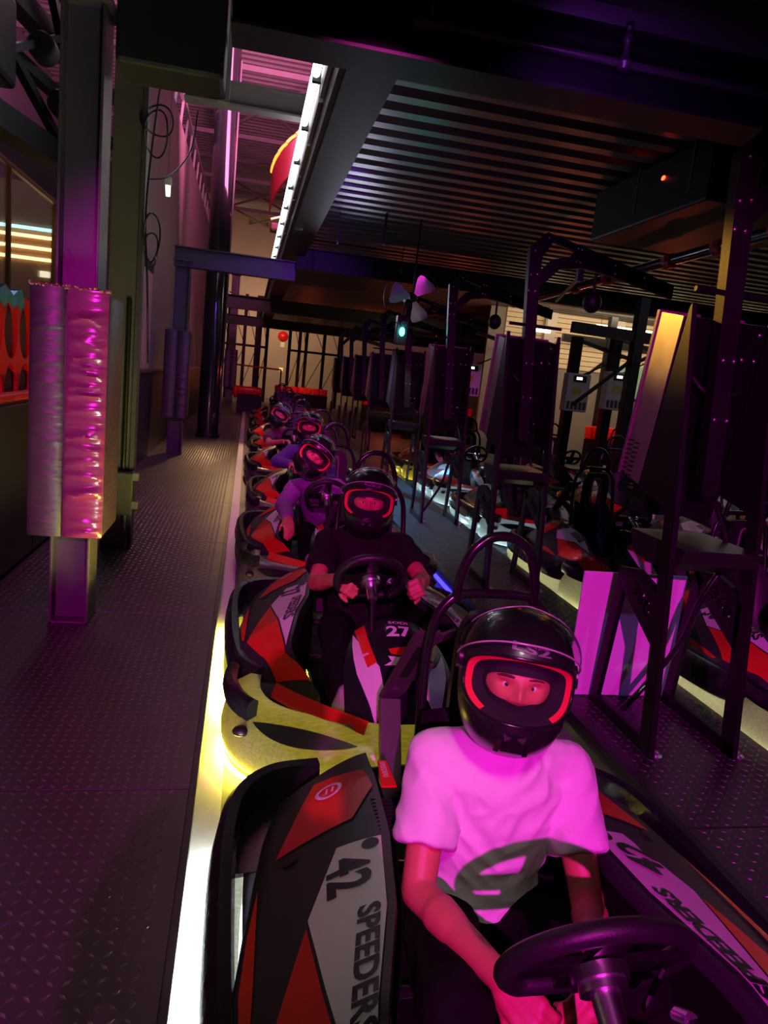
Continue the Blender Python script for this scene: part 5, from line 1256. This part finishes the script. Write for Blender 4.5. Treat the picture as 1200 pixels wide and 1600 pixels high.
def charger(label, x, y, z, sc):
    t = thing('wall_charger', label, 'charger', (x, y, 0), group='white battery chargers'); w_, h_ = .2 * sc, .62 * sc
    part('case', MB().bbox(-w_, w_, -.1, .1, z, z + h_, .015), mat('charger_white', (.58, .54, .58), .4, noise=.05), t)
    part('display', MB().bbox(-w_ * .55, w_ * .6, -.108, -.1, z + h_ * .78, z + h_ * .95, .004), M_INK, t); part('screen', MB().box(-w_ * .3, w_ * .2, -.111, -.108, z + h_ * .84, z + h_ * .91), glow('charger_screen', (1, .97, .9), 2.5), t)
    part('warning_label', MB().box(-w_ * .5, w_ * .25, -.104, -.1, z + h_ * .45, z + h_ * .65), mat('label_yellow', (.55, .45, .08), .5, noise=.05), t)
    for i in range(5): part('vent', MB().box(-w_ * .85 + i * w_ * .36, -w_ * .85 + i * w_ * .36 + w_ * .25, -.104, -.1, z + h_ * .06, z + h_ * .26), M_COLGREY, t)
    part('post', MB().box(-.09, .06, .1, .26, 0, z + h_ + .6), M_BLACK, t); part('boom', MB().bar((0, .18, z + h_ + .55), (.9, .1, z + h_ + .35), .06, .06), M_COLGREY, t); part('feed_cable', MB().tube(curve_pts([(.8, .1, z + h_ + .35), (.5, .05, z + h_ + .2), (.3, 0, z + h_ + .1), (.1, 0, z + h_)], 6), .012, 6), M_BLACK, t)
    return t


charger('white charger with yellow label left of the gold lit stand', 5.95, 11.0, 1.47, 1.0); charger('white charger partly hidden behind the second stand', 5.35, 11.2, 1.38, 1.0); charger('white charger between the second and third stands', 3.62, 11.6, 1.45, .85)
o = thing('fire_extinguisher', 'red and white fire extinguisher beside the second charger', 'extinguisher', (5.35, 12.2, .0)); part('cylinder', MB().lathe([(.07, .8), (.08, .83), (.08, 1.2), (.03, 1.28), (.03, 1.3)], 16), M_REDP, o, 40); part('band', MB().lathe([(.082, .92), (.082, 1.06)], 16), M_WPANEL, o, 40); part('stand', MB().cyl((0, 0, 0), (0, 0, .8), .03, 8), M_BLACK, o); part('valve', MB().bbox(-.03, .06, -.02, .02, 1.3, 1.35, .006), M_BLACK, o)
for i, (x, y, h_) in enumerate(((5.86, 10.4, 3.2), (7.6, 14.6, 3.4), (11.3, 14.6, 3.4))):
    o = thing('canopy_post', ['dark post beside the white charger', 'slim post behind the nearest stand', 'slim post at the right of the hall'][i], 'post', (x, y, 0), group='posts in the hall'); part('shaft', MB().bbox(-.08, .08, -.08, .08, 0, h_, .01), M_BEAM, o); part('brace', MB().bar((0, 0, h_ - .9), (-.9, 0, h_ - 1.7), .05, .05), M_BEAM, o); part('top_beam', MB().bar((-1.1, 0, h_ - .55), (1.2, 0, h_ - .6), .1, .16), M_BEAM, o)
o = part('charge_arm', MB().tube(curve_pts([(5.86, 10.4, 2.2), (5.95, 9.9, 2.35), (6.3, 9.2, 2.3), (6.6, 9.2, 2.15)], 6), [.02] * 3 + [.03] * 4 + [.05] * 12, 10), M_GREYP, None, 50); tag(o, 'pale swing arm above the white charger', 'arm')
# white dashes on the track floor
for i, (x, y) in enumerate(((4.9, 18.2), (5.7, 19.6), (4.1, 15.2), (4.7, 16.4))):
    o = part('floor_dash', MB().box(-.06, .06, -.5, .5, 0, .003), M_LINE); o.location = (x, y, 0); o.rotation_euler = (0, 0, -.6); o['kind'] = 'structure'; o['label'] = 'white dash painted on the track floor'
